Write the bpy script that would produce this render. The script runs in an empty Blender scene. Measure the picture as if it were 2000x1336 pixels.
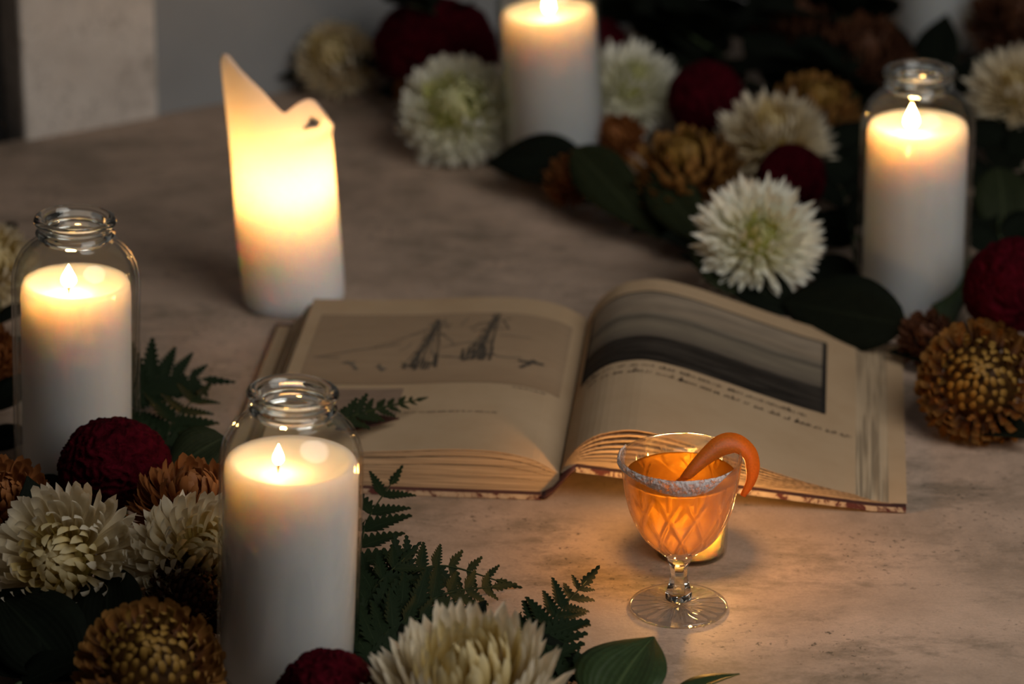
import bpy, bmesh, math, random
from mathutils import Vector, Matrix, noise

R = math.radians
random.seed(7)
scn = bpy.context.scene
col = scn.collection

# ------------------------------------------------------------------ camera
F_PX, PITCH, DIST = 7200.0, R(22.1), 2.906
CAM = Vector((0, -DIST * math.cos(PITCH), DIST * math.sin(PITCH)))
FW = Vector((0, math.cos(PITCH), -math.sin(PITCH)))
UP = Vector((0, math.sin(PITCH), math.cos(PITCH)))
cam_d = bpy.data.cameras.new('camera')
cam_d.sensor_width = 36.0
cam_d.lens = 36.0 * F_PX / 2000.0
cam_d.clip_start = 0.1
cam_d.clip_end = 50
cam_d.dof.use_dof = True
cam_d.dof.focus_distance = 2.45
cam_d.dof.aperture_fstop = 5.0
cam_o = bpy.data.objects.new('camera', cam_d)
col.objects.link(cam_o)
cam_o.location = CAM
cam_o.rotation_euler = (math.pi / 2 - PITCH, 0, 0)
scn.camera = cam_o

# ------------------------------------------------------------------ world, light, exposure
w = bpy.data.worlds.new('world')
scn.world = w
w.use_nodes = True
w.node_tree.nodes['Background'].inputs[0].default_value = (0.95, 0.97, 1.0, 1)
w.node_tree.nodes['Background'].inputs[1].default_value = 0.013
ld = bpy.data.lights.new('soft_key_light', 'AREA')  # added soft area light, not a window; hung close at front right for falloff
ld.shape = 'ELLIPSE'
ld.size, ld.size_y = 1.3, 1.4
ld.energy = 15.0
ld.color = (1.0, 0.95, 0.88)
lo = bpy.data.objects.new('soft_key_light', ld)
col.objects.link(lo)
lo.location = (0.88, -1.18, 1.22)
lo.rotation_euler = (Vector((0.15, -0.35, 0.0)) - lo.location).to_track_quat('-Z', 'Y').to_euler()

scn.view_settings.view_transform = 'Standard'
scn.view_settings.look = 'None'
scn.view_settings.gamma = 1
scn.view_settings.use_curve_mapping = False
scn.view_settings.exposure = 0.0
scn.cycles.use_denoising = True
scn.cycles.max_bounces = 10
scn.cycles.transmission_bounces = 10
scn.cycles.use_adaptive_sampling = True
scn.cycles.adaptive_threshold = 0.02
scn.cycles.transparent_max_bounces = 24
scn.cycles.sample_clamp_indirect = 4.0
scn.cycles.blur_glossy = 0.5
FLAME = 195.0          # radiance of a candle flame


# ------------------------------------------------------------------ helpers
def at(px, py, z=0.0):
    """point of the horizontal plane at height z seen at a photograph pixel"""
    d = FW + Vector((1, 0, 0)) * ((px - 1000) / F_PX) - UP * ((py - 668) / F_PX)
    return CAM + d * ((z - CAM.z) / d.z)


def obj(name, mesh, mat=None, parent=None, smooth=True):
    o = bpy.data.objects.new(name, mesh)
    col.objects.link(o)
    if mat is not None and len(mesh.materials) == 0:
        for m in (mat if isinstance(mat, (list, tuple)) else [mat]):
            mesh.materials.append(m)
    if parent is not None:
        o.parent = parent
    if smooth:
        for p in mesh.polygons:
            p.use_smooth = True
    return o


def mesh_of(name, verts, faces, uvs=None):
    me = bpy.data.meshes.new(name)
    me.from_pydata([tuple(v) for v in verts], [], faces)
    if uvs is not None:
        l = me.uv_layers.new(name='UVMap')
        for p in me.polygons:
            for li, vi in zip(p.loop_indices, p.vertices):
                l.data[li].uv = uvs[vi]
    me.update()
    return me


def tag(o, label, cat, group=None):
    o['label'] = label
    o['category'] = cat
    if group:
        o['group'] = group
    return o


def thing(name, label, cat, loc=(0, 0, 0), group=None):
    e = bpy.data.objects.new(name, None)
    e.empty_display_size = 0.02
    col.objects.link(e)
    e.location = loc
    return tag(e, label, cat, group)


def lathe(name, prof, n=64, a0=0.0, a1=2 * math.pi, closed_profile=False, rf=None):
    """revolve (r, z) points; rf(i_profile, angle, r) may change the radius"""
    full = abs(a1 - a0 - 2 * math.pi) < 1e-6
    m = n if full else n + 1
    V, Fc = [], []
    for i, (r, z) in enumerate(prof):
        for j in range(m):
            a = a0 + (a1 - a0) * j / n
            rr = rf(i, a, r, z) if rf else r
            V.append((rr * math.cos(a), rr * math.sin(a), z))
    k = len(prof)
    rows = k if closed_profile else k - 1
    for i in range(rows):
        i2 = (i + 1) % k
        for j in range(n):
            j2 = (j + 1) % m
            Fc.append((i * m + j, i * m + j2, i2 * m + j2, i2 * m + j))
    if not closed_profile and full:
        if prof[0][0] < 2e-4:
            pass
    me = mesh_of(name, V, Fc)
    bm = bmesh.new()
    bm.from_mesh(me)
    bmesh.ops.remove_doubles(bm, verts=bm.verts, dist=1e-6)
    bmesh.ops.recalc_face_normals(bm, faces=bm.faces)
    bm.to_mesh(me)
    bm.free()
    return me


def tube(name, pts, radii, n=8):
    pts = [Vector(p) for p in pts]
    if not isinstance(radii, (list, tuple)):
        radii = [radii] * len(pts)
    V, Fc = [], []
    for i, p in enumerate(pts):
        t = (pts[min(i + 1, len(pts) - 1)] - pts[max(i - 1, 0)]).normalized()
        a = t.cross(Vector((0, 0, 1)))
        if a.length < 1e-3:
            a = t.cross(Vector((1, 0, 0)))
        a.normalize()
        b = t.cross(a)
        for j in range(n):
            an = 2 * math.pi * j / n
            V.append(p + (a * math.cos(an) + b * math.sin(an)) * radii[i])
    for i in range(len(pts) - 1):
        for j in range(n):
            j2 = (j + 1) % n
            Fc.append((i * n + j, i * n + j2, (i + 1) * n + j2, (i + 1) * n + j))
    Fc.append(tuple(range(n - 1, -1, -1)))
    Fc.append(tuple((len(pts) - 1) * n + j for j in range(n)))
    return mesh_of(name, V, Fc)


def box(name, x0, x1, y0, y1, z0, z1, bev=0.0):
    bm = bmesh.new()
    bmesh.ops.create_cube(bm, size=1)
    for v in bm.verts:
        v.co = Vector(((x0 + x1) / 2 + v.co.x * (x1 - x0), (y0 + y1) / 2 + v.co.y * (y1 - y0), (z0 + z1) / 2 + v.co.z * (z1 - z0)))
    if bev:
        bmesh.ops.bevel(bm, geom=list(bm.edges), offset=bev, segments=2, affect='EDGES', profile=0.5)
    me = bpy.data.meshes.new(name)
    bm.to_mesh(me)
    bm.free()
    return me


def interp(tab, x):
    if x <= tab[0][0]:
        return tab[0][1]
    for (a, b), (c, d) in zip(tab, tab[1:]):
        if x <= c:
            t = (x - a) / (c - a)
            return b + (d - b) * t
    return tab[-1][1]


def spline(tab, x):
    """Catmull-Rom through (x, y) points"""
    n = len(tab)
    if x <= tab[0][0]:
        return tab[0][1]
    if x >= tab[-1][0]:
        return tab[-1][1]
    for i in range(n - 1):
        if x <= tab[i + 1][0]:
            x1, y1 = tab[i]
            x2, y2 = tab[i + 1]
            m1 = (y2 - tab[i - 1][1]) / (x2 - tab[i - 1][0]) if i > 0 else (y2 - y1) / (x2 - x1)
            m2 = (tab[i + 2][1] - y1) / (tab[i + 2][0] - x1) if i + 2 < n else (y2 - y1) / (x2 - x1)
            h = x2 - x1
            t = (x - x1) / h
            return ((2 * t**3 - 3 * t**2 + 1) * y1 + (t**3 - 2 * t**2 + t) * h * m1 + (-2 * t**3 + 3 * t**2) * y2 + (t**3 - t**2) * h * m2)


def curve_pts(pts, n):
    """smooth resampling of a few 3-D points"""
    pts = [Vector(p) for p in pts]
    k = len(pts) - 1
    tabs = [[(i, p[c]) for i, p in enumerate(pts)] for c in range(3)]
    return [Vector([spline(tabs[c], k * i / (n - 1)) for c in range(3)]) for i in range(n)]


# ------------------------------------------------------------------ materials
def new_mat(name):
    m = bpy.data.materials.new(name)
    m.use_nodes = True
    nt = m.node_tree
    nt.nodes.clear()
    out = nt.nodes.new('ShaderNodeOutputMaterial')
    return m, nt, out


def nd(nt, typ, **kw):
    n = nt.nodes.new(typ)
    for k, v in kw.items():
        if k.startswith('i_'):
            key = k[2:].replace('_', ' ')
            n.inputs[key].default_value = v
        else:
            setattr(n, k, v)
    return n


def ramp(nt, fac, stops):
    r = nt.nodes.new('ShaderNodeValToRGB')
    while len(r.color_ramp.elements) < len(stops):
        r.color_ramp.elements.new(0.5)
    for e, (p, c) in zip(r.color_ramp.elements, stops):
        e.position = p
        e.color = (c[0], c[1], c[2], 1) if not isinstance(c, (int, float)) else (c, c, c, 1)
    nt.links.new(fac, r.inputs[0])
    return r.outputs[0]


def mixc(nt, fac, a, b, mode='MIX'):
    m = nt.nodes.new('ShaderNodeMix')
    m.data_type = 'RGBA'
    m.blend_type = mode
    for sock, v in ((m.inputs[0], fac), (m.inputs[6], a), (m.inputs[7], b)):
        if hasattr(v, 'links'):
            nt.links.new(v, sock)
        elif isinstance(v, (int, float)):
            sock.default_value = v
        else:
            sock.default_value = (v[0], v[1], v[2], 1)
    return m.outputs[2]


def noise_tex(nt, vec, scale, detail=5, rough=0.6, dist=0.0):
    n = nd(nt, 'ShaderNodeTexNoise')
    n.inputs['Scale'].default_value = scale
    n.inputs['Detail'].default_value = detail
    n.inputs['Roughness'].default_value = rough
    n.inputs['Distortion'].default_value = dist
    if vec is not None:
        nt.links.new(vec, n.inputs['Vector'])
    return n.outputs[0]


def bump(nt, height, strength, dist):
    b = nd(nt, 'ShaderNodeBump')
    b.inputs['Strength'].default_value = strength
    b.inputs['Distance'].default_value = dist
    nt.links.new(height, b.inputs['Height'])
    return b.outputs[0]


def principled(nt, out, color, rough=0.6, normal=None, **kw):
    p = nd(nt, 'ShaderNodeBsdfPrincipled')
    if hasattr(color, 'links'):
        nt.links.new(color, p.inputs['Base Color'])
    else:
        p.inputs['Base Color'].default_value = (*color, 1)
    if hasattr(rough, 'links'):
        nt.links.new(rough, p.inputs['Roughness'])
    else:
        p.inputs['Roughness'].default_value = rough
    if normal is not None:
        nt.links.new(normal, p.inputs['Normal'])
    for k, v in kw.items():
        p.inputs[k.replace('_', ' ')].default_value = v
    if out is not None:
        nt.links.new(p.outputs[0], out.inputs[0])
    return p


def tc(nt, which='Object'):
    return nd(nt, 'ShaderNodeTexCoord').outputs[which]


def mat_stone(name, c_lo, c_hi, stain, scale=1.0):
    m, nt, out = new_mat(name)
    v = tc(nt)
    big = noise_tex(nt, v, 5.0 * scale, 9, 0.68, 0.25)
    base = ramp(nt, big, [(0.32, c_lo), (0.62, c_hi)])
    # brushed grey-brown patches, broken up finely
    mp = nd(nt, 'ShaderNodeMapping')
    mp.inputs['Rotation'].default_value = (0, 0, R(20))
    mp.inputs['Scale'].default_value = (0.7, 1.5, 1)
    nt.links.new(v, mp.inputs[0])
    st = noise_tex(nt, mp.outputs[0], 11 * scale, 12, 0.78, 0.15)
    sf = nd(nt, 'ShaderNodeMath', operation='MULTIPLY')
    nt.links.new(ramp(nt, st, [(0.50, 0.0), (0.64, 1.0)]), sf.inputs[0])
    sf.inputs[1].default_value = 0.72
    c = mixc(nt, sf.outputs[0], base, stain)
    # small dark pits and specks, gathered in patches
    sp = noise_tex(nt, v, 170 * scale, 4, 0.65, 0.2)
    area = noise_tex(nt, v, 10 * scale, 4, 0.6, 0.0)
    mul = nd(nt, 'ShaderNodeMath', operation='MULTIPLY')
    nt.links.new(ramp(nt, sp, [(0.58, 0.0), (0.66, 1.0)]), mul.inputs[0])
    nt.links.new(ramp(nt, area, [(0.46, 0.0), (0.60, 0.85)]), mul.inputs[1])
    c = mixc(nt, mul.outputs[0], c, [x * 0.40 for x in stain])
    gr = noise_tex(nt, v, 420 * scale, 3, 0.6)
    c = mixc(nt, 1.0, c, ramp(nt, gr, [(0.3, 0.86), (0.7, 1.0)]), 'MULTIPLY')
    bm_ = bump(nt, noise_tex(nt, v, 90 * scale, 8, 0.75), 0.4, 0.0015)
    principled(nt, out, c, 0.62, bm_)
    return m


def mat_plain(name, color, rough=0.6, nscale=40, var=0.25, bstr=0.2, bdist=0.001, **kw):
    m, nt, out = new_mat(name)
    v = tc(nt)
    n = noise_tex(nt, v, nscale, 5, 0.6)
    c = ramp(nt, n, [(0.3, [x * (1 - var) for x in color]), (0.7, [min(1, x * (1 + var)) for x in color])])
    principled(nt, out, c, rough, bump(nt, n, bstr, bdist), **kw)
    return m


def mat_wax(name, color, radius=(0.060, 0.046, 0.031), scale=1.0):
    m, nt, out = new_mat(name)
    v = tc(nt)
    n = noise_tex(nt, v, 30, 4, 0.6)
    c = ramp(nt, n, [(0.3, [x * 0.96 for x in color]), (0.7, color)])
    p = principled(nt, out, c, 0.55, bump(nt, n, 0.15, 0.001))
    p.subsurface_method = 'RANDOM_WALK'
    p.inputs['Subsurface Weight'].default_value = 1.0
    p.inputs['Subsurface Radius'].default_value = radius
    p.inputs['Subsurface Scale'].default_value = scale
    p.inputs['Specular IOR Level'].default_value = 0.35
    return m


def mat_thin_glass(name, tint=(0.97, 0.98, 0.97), wav=25.0, strength=0.25):
    """thin-walled clear glass: straight-through light plus a Fresnel mirror"""
    m, nt, out = new_mat(name)
    v = tc(nt)
    nrm = bump(nt, noise_tex(nt, v, wav, 2, 0.5), strength, 0.004)
    tr = nd(nt, 'ShaderNodeBsdfTransparent')
    tr.inputs[0].default_value = (*tint, 1)
    gl = nd(nt, 'ShaderNodeBsdfGlossy')
    gl.inputs['Roughness'].default_value = 0.03
    nt.links.new(nrm, gl.inputs['Normal'])
    lw = nd(nt, 'ShaderNodeLayerWeight')
    lw.inputs['Blend'].default_value = 0.5
    nt.links.new(nrm, lw.inputs['Normal'])
    pw = nd(nt, 'ShaderNodeMath', operation='POWER')
    nt.links.new(lw.outputs['Facing'], pw.inputs[0])
    pw.inputs[1].default_value = 4.5
    fr = nd(nt, 'ShaderNodeMath', operation='MULTIPLY_ADD')      # Schlick's Fresnel
    nt.links.new(pw.outputs[0], fr.inputs[0])
    fr.inputs[1].default_value = 0.90
    fr.inputs[2].default_value = 0.045
    mx = nd(nt, 'ShaderNodeMixShader')
    nt.links.new(fr.outputs[0], mx.inputs[0])
    nt.links.new(tr.outputs[0], mx.inputs[1])
    nt.links.new(gl.outputs[0], mx.inputs[2])
    nt.links.new(mx.outputs[0], out.inputs[0])
    return m


def mat_glass(name, tint=(1, 1, 1), ior=1.48, rough=0.0):
    m, nt, out = new_mat(name)
    g = nd(nt, 'ShaderNodeBsdfGlass')
    g.inputs['Color'].default_value = (*tint, 1)
    g.inputs['IOR'].default_value = ior
    g.inputs['Roughness'].default_value = rough
    nt.links.new(g.outputs[0], out.inputs[0])
    return m


def mat_flame(name):
    m, nt, out = new_mat(name)
    e = nd(nt, 'ShaderNodeEmission')
    uvz = nd(nt, 'ShaderNodeSeparateXYZ')
    nt.links.new(tc(nt, 'Generated'), uvz.inputs[0])
    c = ramp(nt, uvz.outputs[2], [(0.0, (1.0, 0.42, 0.11)), (0.35, (1.0, 0.555, 0.18)), (1.0, (1.0, 0.46, 0.10))])
    nt.links.new(c, e.inputs[0])
    e.inputs[1].default_value = FLAME
    nt.links.new(e.outputs[0], out.inputs[0])
    return m


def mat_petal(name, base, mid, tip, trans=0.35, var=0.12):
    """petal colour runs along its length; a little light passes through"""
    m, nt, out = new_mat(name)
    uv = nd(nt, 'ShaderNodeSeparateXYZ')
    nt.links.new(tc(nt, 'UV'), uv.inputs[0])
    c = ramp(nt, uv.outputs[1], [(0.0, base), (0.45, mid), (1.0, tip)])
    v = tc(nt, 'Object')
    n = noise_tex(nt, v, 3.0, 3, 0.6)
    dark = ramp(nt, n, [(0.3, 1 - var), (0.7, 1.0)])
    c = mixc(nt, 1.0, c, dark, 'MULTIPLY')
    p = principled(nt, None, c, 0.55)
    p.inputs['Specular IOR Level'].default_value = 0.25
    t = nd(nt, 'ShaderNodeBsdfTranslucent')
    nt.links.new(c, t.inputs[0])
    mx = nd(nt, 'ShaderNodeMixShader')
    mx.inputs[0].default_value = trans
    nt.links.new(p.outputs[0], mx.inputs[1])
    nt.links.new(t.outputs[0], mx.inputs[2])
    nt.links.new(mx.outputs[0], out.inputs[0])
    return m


def mat_leaf(name, color, back, rough=0.45):
    m, nt, out = new_mat(name)
    uv = nd(nt, 'ShaderNodeSeparateXYZ')
    nt.links.new(tc(nt, 'UV'), uv.inputs[0])
    ab = nd(nt, 'ShaderNodeMath', operation='ABSOLUTE')
    nt.links.new(uv.outputs[0], ab.inputs[0])
    rib = ramp(nt, ab.outputs[0], [(0.0, 1.0), (0.07, 0.0)])
    n = noise_tex(nt, tc(nt, 'UV'), 4.0, 4, 0.6)
    c = ramp(nt, n, [(0.3, [x * 0.7 for x in color]), (0.7, color)])
    c = mixc(nt, rib, c, back)
    wv = nd(nt, 'ShaderNodeTexWave')
    wv.inputs['Scale'].default_value = 2.2
    wv.inputs['Distortion'].default_value = 1.0
    nt.links.new(tc(nt, 'UV'), wv.inputs['Vector'])
    p = principled(nt, None, c, rough, bump(nt, wv.outputs[0], 0.15, 0.002))
    p.inputs['Specular IOR Level'].default_value = 0.25 if rough < 0.6 else 0.07
    t = nd(nt, 'ShaderNodeBsdfTranslucent')
    t.inputs[0].default_value = (*[min(1, x * 1.2) for x in color], 1)
    mx = nd(nt, 'ShaderNodeMixShader')
    mx.inputs[0].default_value = 0.15
    nt.links.new(p.outputs[0], mx.inputs[1])
    nt.links.new(t.outputs[0], mx.inputs[2])
    nt.links.new(mx.outputs[0], out.inputs[0])
    return m


M_STONE = mat_stone('weathered_stone', (0.27, 0.20, 0.145), (0.62, 0.45, 0.345), (0.15, 0.122, 0.085))
M_PILASTER = mat_stone('grey_plaster_stone', (0.58, 0.52, 0.47), (0.82, 0.76, 0.70), (0.27, 0.24, 0.21), 1.3)
M_WALL = mat_plain('dark_grey_paint', (0.30, 0.31, 0.32), 0.75, 3, 0.15, 0.05)
M_RECESS_SHADE = mat_plain('recess_shade', (0.02, 0.02, 0.02), 0.8, 3, 0.1, 0.05)  # near-black colour stands in for shade inside the opening
M_FLOOR = mat_plain('dark_floor', (0.10, 0.09, 0.08), 0.7, 6, 0.2)
M_WAX = mat_wax('white_wax', (0.64, 0.65, 0.685))
M_WAX_PILLAR = mat_wax('ivory_wax', (0.93, 0.895, 0.875), (0.050, 0.038, 0.026))
M_GLASS = mat_thin_glass('clear_jar_glass')
M_GLASS_SOLID = mat_glass('clear_solid_glass', (0.99, 1.0, 0.99))
M_FLAME = mat_flame('candle_flame')
M_WICK = mat_plain('charred_wick', (0.02, 0.015, 0.012), 0.9)


# ------------------------------------------------------------------ setting: table, wall, pilaster
def struct(name, me, mat, smooth=False):
    o = obj(name, me, mat, None, smooth)
    o['kind'] = 'structure'
    return o


WL = at(0, 280)
WR = at(640, 163)
WDIR = (WR - WL)
WDIR.z = 0
WDIR.normalize()
WN = Vector((WDIR.y, -WDIR.x, 0))          # towards the room
A = WL - WDIR * 0.75
B = WL + WDIR * 2.6
# table top: a thick slab that ends against the wall
poly = [A, B, Vector((B.x, -0.95, 0)), Vector((A.x, -0.95, 0))]
bm = bmesh.new()
vs = [bm.verts.new((p.x, p.y, 0)) for p in poly]
f = bm.faces.new(vs)
bm.normal_update()
if f.normal.z < 0:
    f.normal_flip()
ext = bmesh.ops.extrude_face_region(bm, geom=[f])
low = [e for e in ext['geom'] if isinstance(e, bmesh.types.BMVert)]
for v in low:
    v.co.z -= 0.05
bmesh.ops.recalc_face_normals(bm, faces=bm.faces)
me = bpy.data.meshes.new('table_top')
bm.to_mesh(me)
bm.free()
table = thing('stone_table', 'weathered beige stone table top carrying the book, candles and flowers', 'table', (0, 0, -0.80))
tt = obj('table_top', me, M_STONE, table, False)
tt.location = (0, 0, 0.80)
obj('pedestal', box('pedestal', -0.45, 1.1, -0.7, 0.25, 0.0, 0.75), M_STONE, table, False)
struct('floor', box('floor', -2.5, 4.5, -4.5, 3.5, -0.85, -0.80), M_FLOOR)


def wall_box(name, s0, s1, d0, d1, z0, z1, mat, bev=0.0):
    """box along the wall: s along it, d out from it"""
    me = box(name, s0, s1, -d1, -d0, z0, z1, bev)
    X, Y = WDIR, -WN
    me.transform(Matrix(((X.x, Y.x, 0, WL.x), (X.y, Y.y, 0, WL.y), (0, 0, 1, 0), (0, 0, 0, 1))))
    return struct(name, me, mat)


pl = (at(46, 272) - WL).dot(WDIR)
pr = (at(303, 222) - WL).dot(WDIR)
wall_box('wall_back', pr - 0.01, 2.9, -0.12, 0.001, -0.80, 1.9, M_WALL)
wall_box('trim_1', pl, pr, -0.16, 0.006, -0.80, 1.9, M_PILASTER, 0.004)
wall_box('recess_left', -1.6, pl + 0.01, -0.30, -0.04, -0.80, 1.9, M_RECESS_SHADE)  # dark panel in place of the unlit opening beyond the pilaster


# ------------------------------------------------------------------ candles in jars
JD = 0.0905          # jar diameter
JH = 0.206           # jar height


def flame_mesh(name, h, r):
    prof = [(0.0001, 0), (r * 0.55, h * 0.06), (r * 0.95, h * 0.2), (r, h * 0.32), (r * 0.82, h * 0.5), (r * 0.5, h * 0.7), (r * 0.2, h * 0.88), (0.0001, h)]
    return lathe(name, prof, 12)


def jar_glass_profile(Rr, H, th=0.0022):
    nr = Rr * 0.515                # neck radius
    outer = [(0.0001, 0.0), (Rr * 0.80, 0.0), (Rr * 0.93, 0.002), (Rr * 0.985, 0.007), (Rr, 0.014), (Rr, H * 0.76),
             (Rr * 0.985, H * 0.80), (Rr * 0.94, H * 0.835), (Rr * 0.86, H * 0.868), (Rr * 0.75, H * 0.893), (Rr * 0.66, H * 0.908), (nr + 0.001, H * 0.922)]
    inner = [(nr - th, H * 0.921), (Rr * 0.66 - th, H * 0.903), (Rr * 0.75 - th, H * 0.888), (Rr * 0.86 - th, H * 0.863), (Rr * 0.94 - th, H * 0.83),
             (Rr * 0.985 - th, H * 0.795), (Rr - th, H * 0.76), (Rr - th, 0.015), (Rr * 0.93 - th, 0.008), (0.0001, 0.006)]
    return outer, inner


def lip_profile(Rr, H):
    """thick glass finish: neck, bead, groove, rolled lip"""
    nr = Rr * 0.515
    return [(nr - 0.003, H * 0.918), (nr + 0.001, H * 0.918), (nr + 0.0022, H * 0.928), (nr + 0.0042, H * 0.934), (nr + 0.0045, H * 0.941), (nr + 0.0022, H * 0.948),
            (nr + 0.0016, H * 0.958), (nr + 0.0030, H * 0.968), (nr + 0.0052, H * 0.977), (nr + 0.0058, H * 0.986), (nr + 0.0048, H * 0.995),
            (nr + 0.0025, H), (nr - 0.0002, H * 0.996), (nr - 0.0022, H * 0.985), (nr - 0.0026, H * 0.97), (nr - 0.0028, H * 0.945)]


def jar_candle(label, px, py, wax_top, wax_r=0.93, lean=(0, 0), spin=0.0, lit=True, flame_off=(0, 0), flame_h=0.020, scale=1.0, flame_r=0.0043):
    p = at(px, py)
    t = thing('jar_candle', label, 'candle', p, 'white candles in clear glass jars')
    t.rotation_euler = (R(lean[1]), R(lean[0]), spin)
    t.scale = (scale,) * 3
    Rr, H = JD / 2, JH
    o_, i_ = jar_glass_profile(Rr, H)
    obj('glass_jar', lathe('glass_jar', o_ + i_, 64), M_GLASS, t)
    obj('glass_rim', lathe('glass_rim', lip_profile(Rr, H), 64, closed_profile=True), M_GLASS_SOLID, t)
    wr = (Rr - 0.0022) * wax_r
    zt = wax_top
    prof = [(0.0001, 0.0075), (wr * 0.90, 0.0075), (wr * 0.97, 0.010), (wr, 0.018), (wr, zt - 0.010), (wr * 0.985, zt - 0.004), (wr * 0.95, zt - 0.0005), (wr * 0.90, zt),
            (wr * 0.82, zt - 0.0015), (wr * 0.70, zt - 0.0050), (wr * 0.5, zt - 0.0068), (wr * 0.25, zt - 0.0072), (0.0001, zt - 0.0072)]

    def wob(i, a, r, z):
        return r * (1 + 0.012 * math.sin(2 * a + spin) * (z > 0.02))
    wx = obj('wax', lathe('wax', prof, 64, rf=wob), M_WAX, t)
    fx, fy = flame_off
    zb = zt - 0.0072
    obj('wick', tube('wick', [(fx, fy, zb - 0.002), (fx, fy, zb + 0.004), (fx + 0.0012, fy, zb + 0.0085)], 0.0009, 6), M_WICK, wx)
    if lit:
        fl = obj('flame', flame_mesh('flame', flame_h, flame_r), M_FLAME, wx)
        fl.location = (fx, fy, zb + 0.0055)
    return t


jar_candle('lit white candle in the nearest clear jar, standing before the open book', 560, 1338, 0.158, 0.985, lean=(2.4, 0), flame_off=(-0.008, -0.004), flame_h=0.014, flame_r=0.0036)
jar_candle('lit white candle in the clear jar at the left edge beside the ferns', 152, 948, 0.158, 0.90, lean=(2.0, 0), flame_off=(-0.004, -0.008), flame_h=0.017, flame_r=0.0056)
jar_candle('lit white candle in the clear jar behind the right page of the book', 1780, 612, 0.161, 0.93, lean=(-0.5, 0), flame_off=(-0.006, -0.008), flame_h=0.021, flame_r=0.0058)
jar_candle('lit white candle in the blurred jar between two white flowers at the back', 1092, 335, 0.150, 0.97, lean=(-4.0, 0), flame_off=(0.001, -0.004), flame_h=0.020)
jar_candle('dim white jar candle with its top out of frame at the far right', 1826, 98, 0.158, 0.95, lean=(0, 0), lit=False)


# ------------------------------------------------------------------ torn pillar candle
def pillar_candle():
    base = at(575, 590)
    t = thing('pillar_candle', 'tall glowing ivory pillar candle with a torn peaked rim and small hole', 'candle', base)
    t.rotation_euler = (0, R(-3.2), 0)
    RB = 0.0405
    zs = 0.088                      # floor of the burnt-out hollow
    hz = [(0, 0.150), (25, 0.138), (60, 0.122), (110, 0.118), (136, 0.140), (150, 0.168), (165, 0.190), (180, 0.2025), (197, 0.2140), (208, 0.2195), (217, 0.2185), (235, 0.2090), (258, 0.1940), (272, 0.1815),
          (281, 0.1745), (288, 0.1765), (298, 0.1800), (311, 0.1820), (322, 0.178), (334, 0.168), (348, 0.158), (360, 0.150)]
    n, m = 120, 60

    def rad(z, a):
        k = RB * (1 + 0.02 * math.sin(z * 30) + 0.03 * max(0, (z - 0.09)) / 0.1)
        k *= 1 + 0.010 * math.sin(2 * a + 1) + 0.006 * math.sin(5 * a + z * 60)
        k += 0.0020 * math.exp(-((z - 0.149) / 0.005) ** 2) * max(0, math.cos(a))   # bead on the right side
        if z < 0.006:
            k *= 1 - 0.05 * (1 - z / 0.006) ** 2
        return k

    def zrow(j, ad, lo):
        return lo + (spline(hz, ad) - lo) * j / m

    hole = set()
    V, Fc = [], []
    for lay, lo in ((0, 0.0), (1, zs)):
        for j in range(m + 1):
            for i in range(n):
                ad = 360 * i / n
                a = R(ad)
                top = spline(hz, ad)
                q = j / m
                z = lo + (top - lo) * q
                if lay:
                    z -= 0.0012 * (j == m)
                    th = 0.0030 + 0.0055 * max(0, 1 - (z - zs) / 0.06) ** 1.6
                    r = rad(z, a) - th
                else:
                    r = rad(z, a)
                V.append((r * math.cos(a), r * math.sin(a), z))
    s_ = (m + 1) * n
    for j in range(m):
        for i in range(n):
            ad = (i + 0.5) * 360 / n
            zz = zrow(j + 0.5, ad, 0.0)
            dx, dz = (ad - 316) / 12.0, (zz - 0.1615) / 0.0052
            if abs(dx) < 1 and -0.9 < dz < 0.9 - abs(dx + 0.1) * 1.3:
                hole.add((i, j))
    # the same opening through the inner skin
    hole_in = set()
    for j in range(m):
        for i in range(n):
            ad = (i + 0.5) * 360 / n
            zz = zrow(j + 0.5, ad, zs)
            dx, dz = (ad - 316) / 12.0, (zz - 0.1615) / 0.0052
            if abs(dx) < 1 and -0.9 < dz < 0.9 - abs(dx + 0.1) * 1.3:
                hole_in.add((i, j))
    for j in range(m):
        for i in range(n):
            i2 = (i + 1) % n
            if (i, j) not in hole:
                Fc.append((j * n + i, j * n + i2, (j + 1) * n + i2, (j + 1) * n + i))
            if (i, j) not in hole_in:
                Fc.append((s_ + j * n + i, s_ + (j + 1) * n + i, s_ + (j + 1) * n + i2, s_ + j * n + i2))
    for i in range(n):
        i2 = (i + 1) % n
        Fc.append((m * n + i, m * n + i2, s_ + m * n + i2, s_ + m * n + i))
    Fc.append(tuple(range(n - 1, -1, -1)))
    Fc.append(tuple(s_ + i for i in range(n)))
    b = obj('wax_body', mesh_of('wax_body', V, Fc), M_WAX_PILLAR, t)
    obj('wick', tube('wick', [(0.004, 0, zs - 0.002), (0.004, 0, zs + 0.005), (0.005, 0, zs + 0.010)], 0.001, 6), M_WICK, b)
    fl = obj('flame', flame_mesh('flame', 0.030, 0.0062), M_FLAME, b)
    fl.location = (0.004, 0, zs + 0.006)


pillar_candle()


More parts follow.
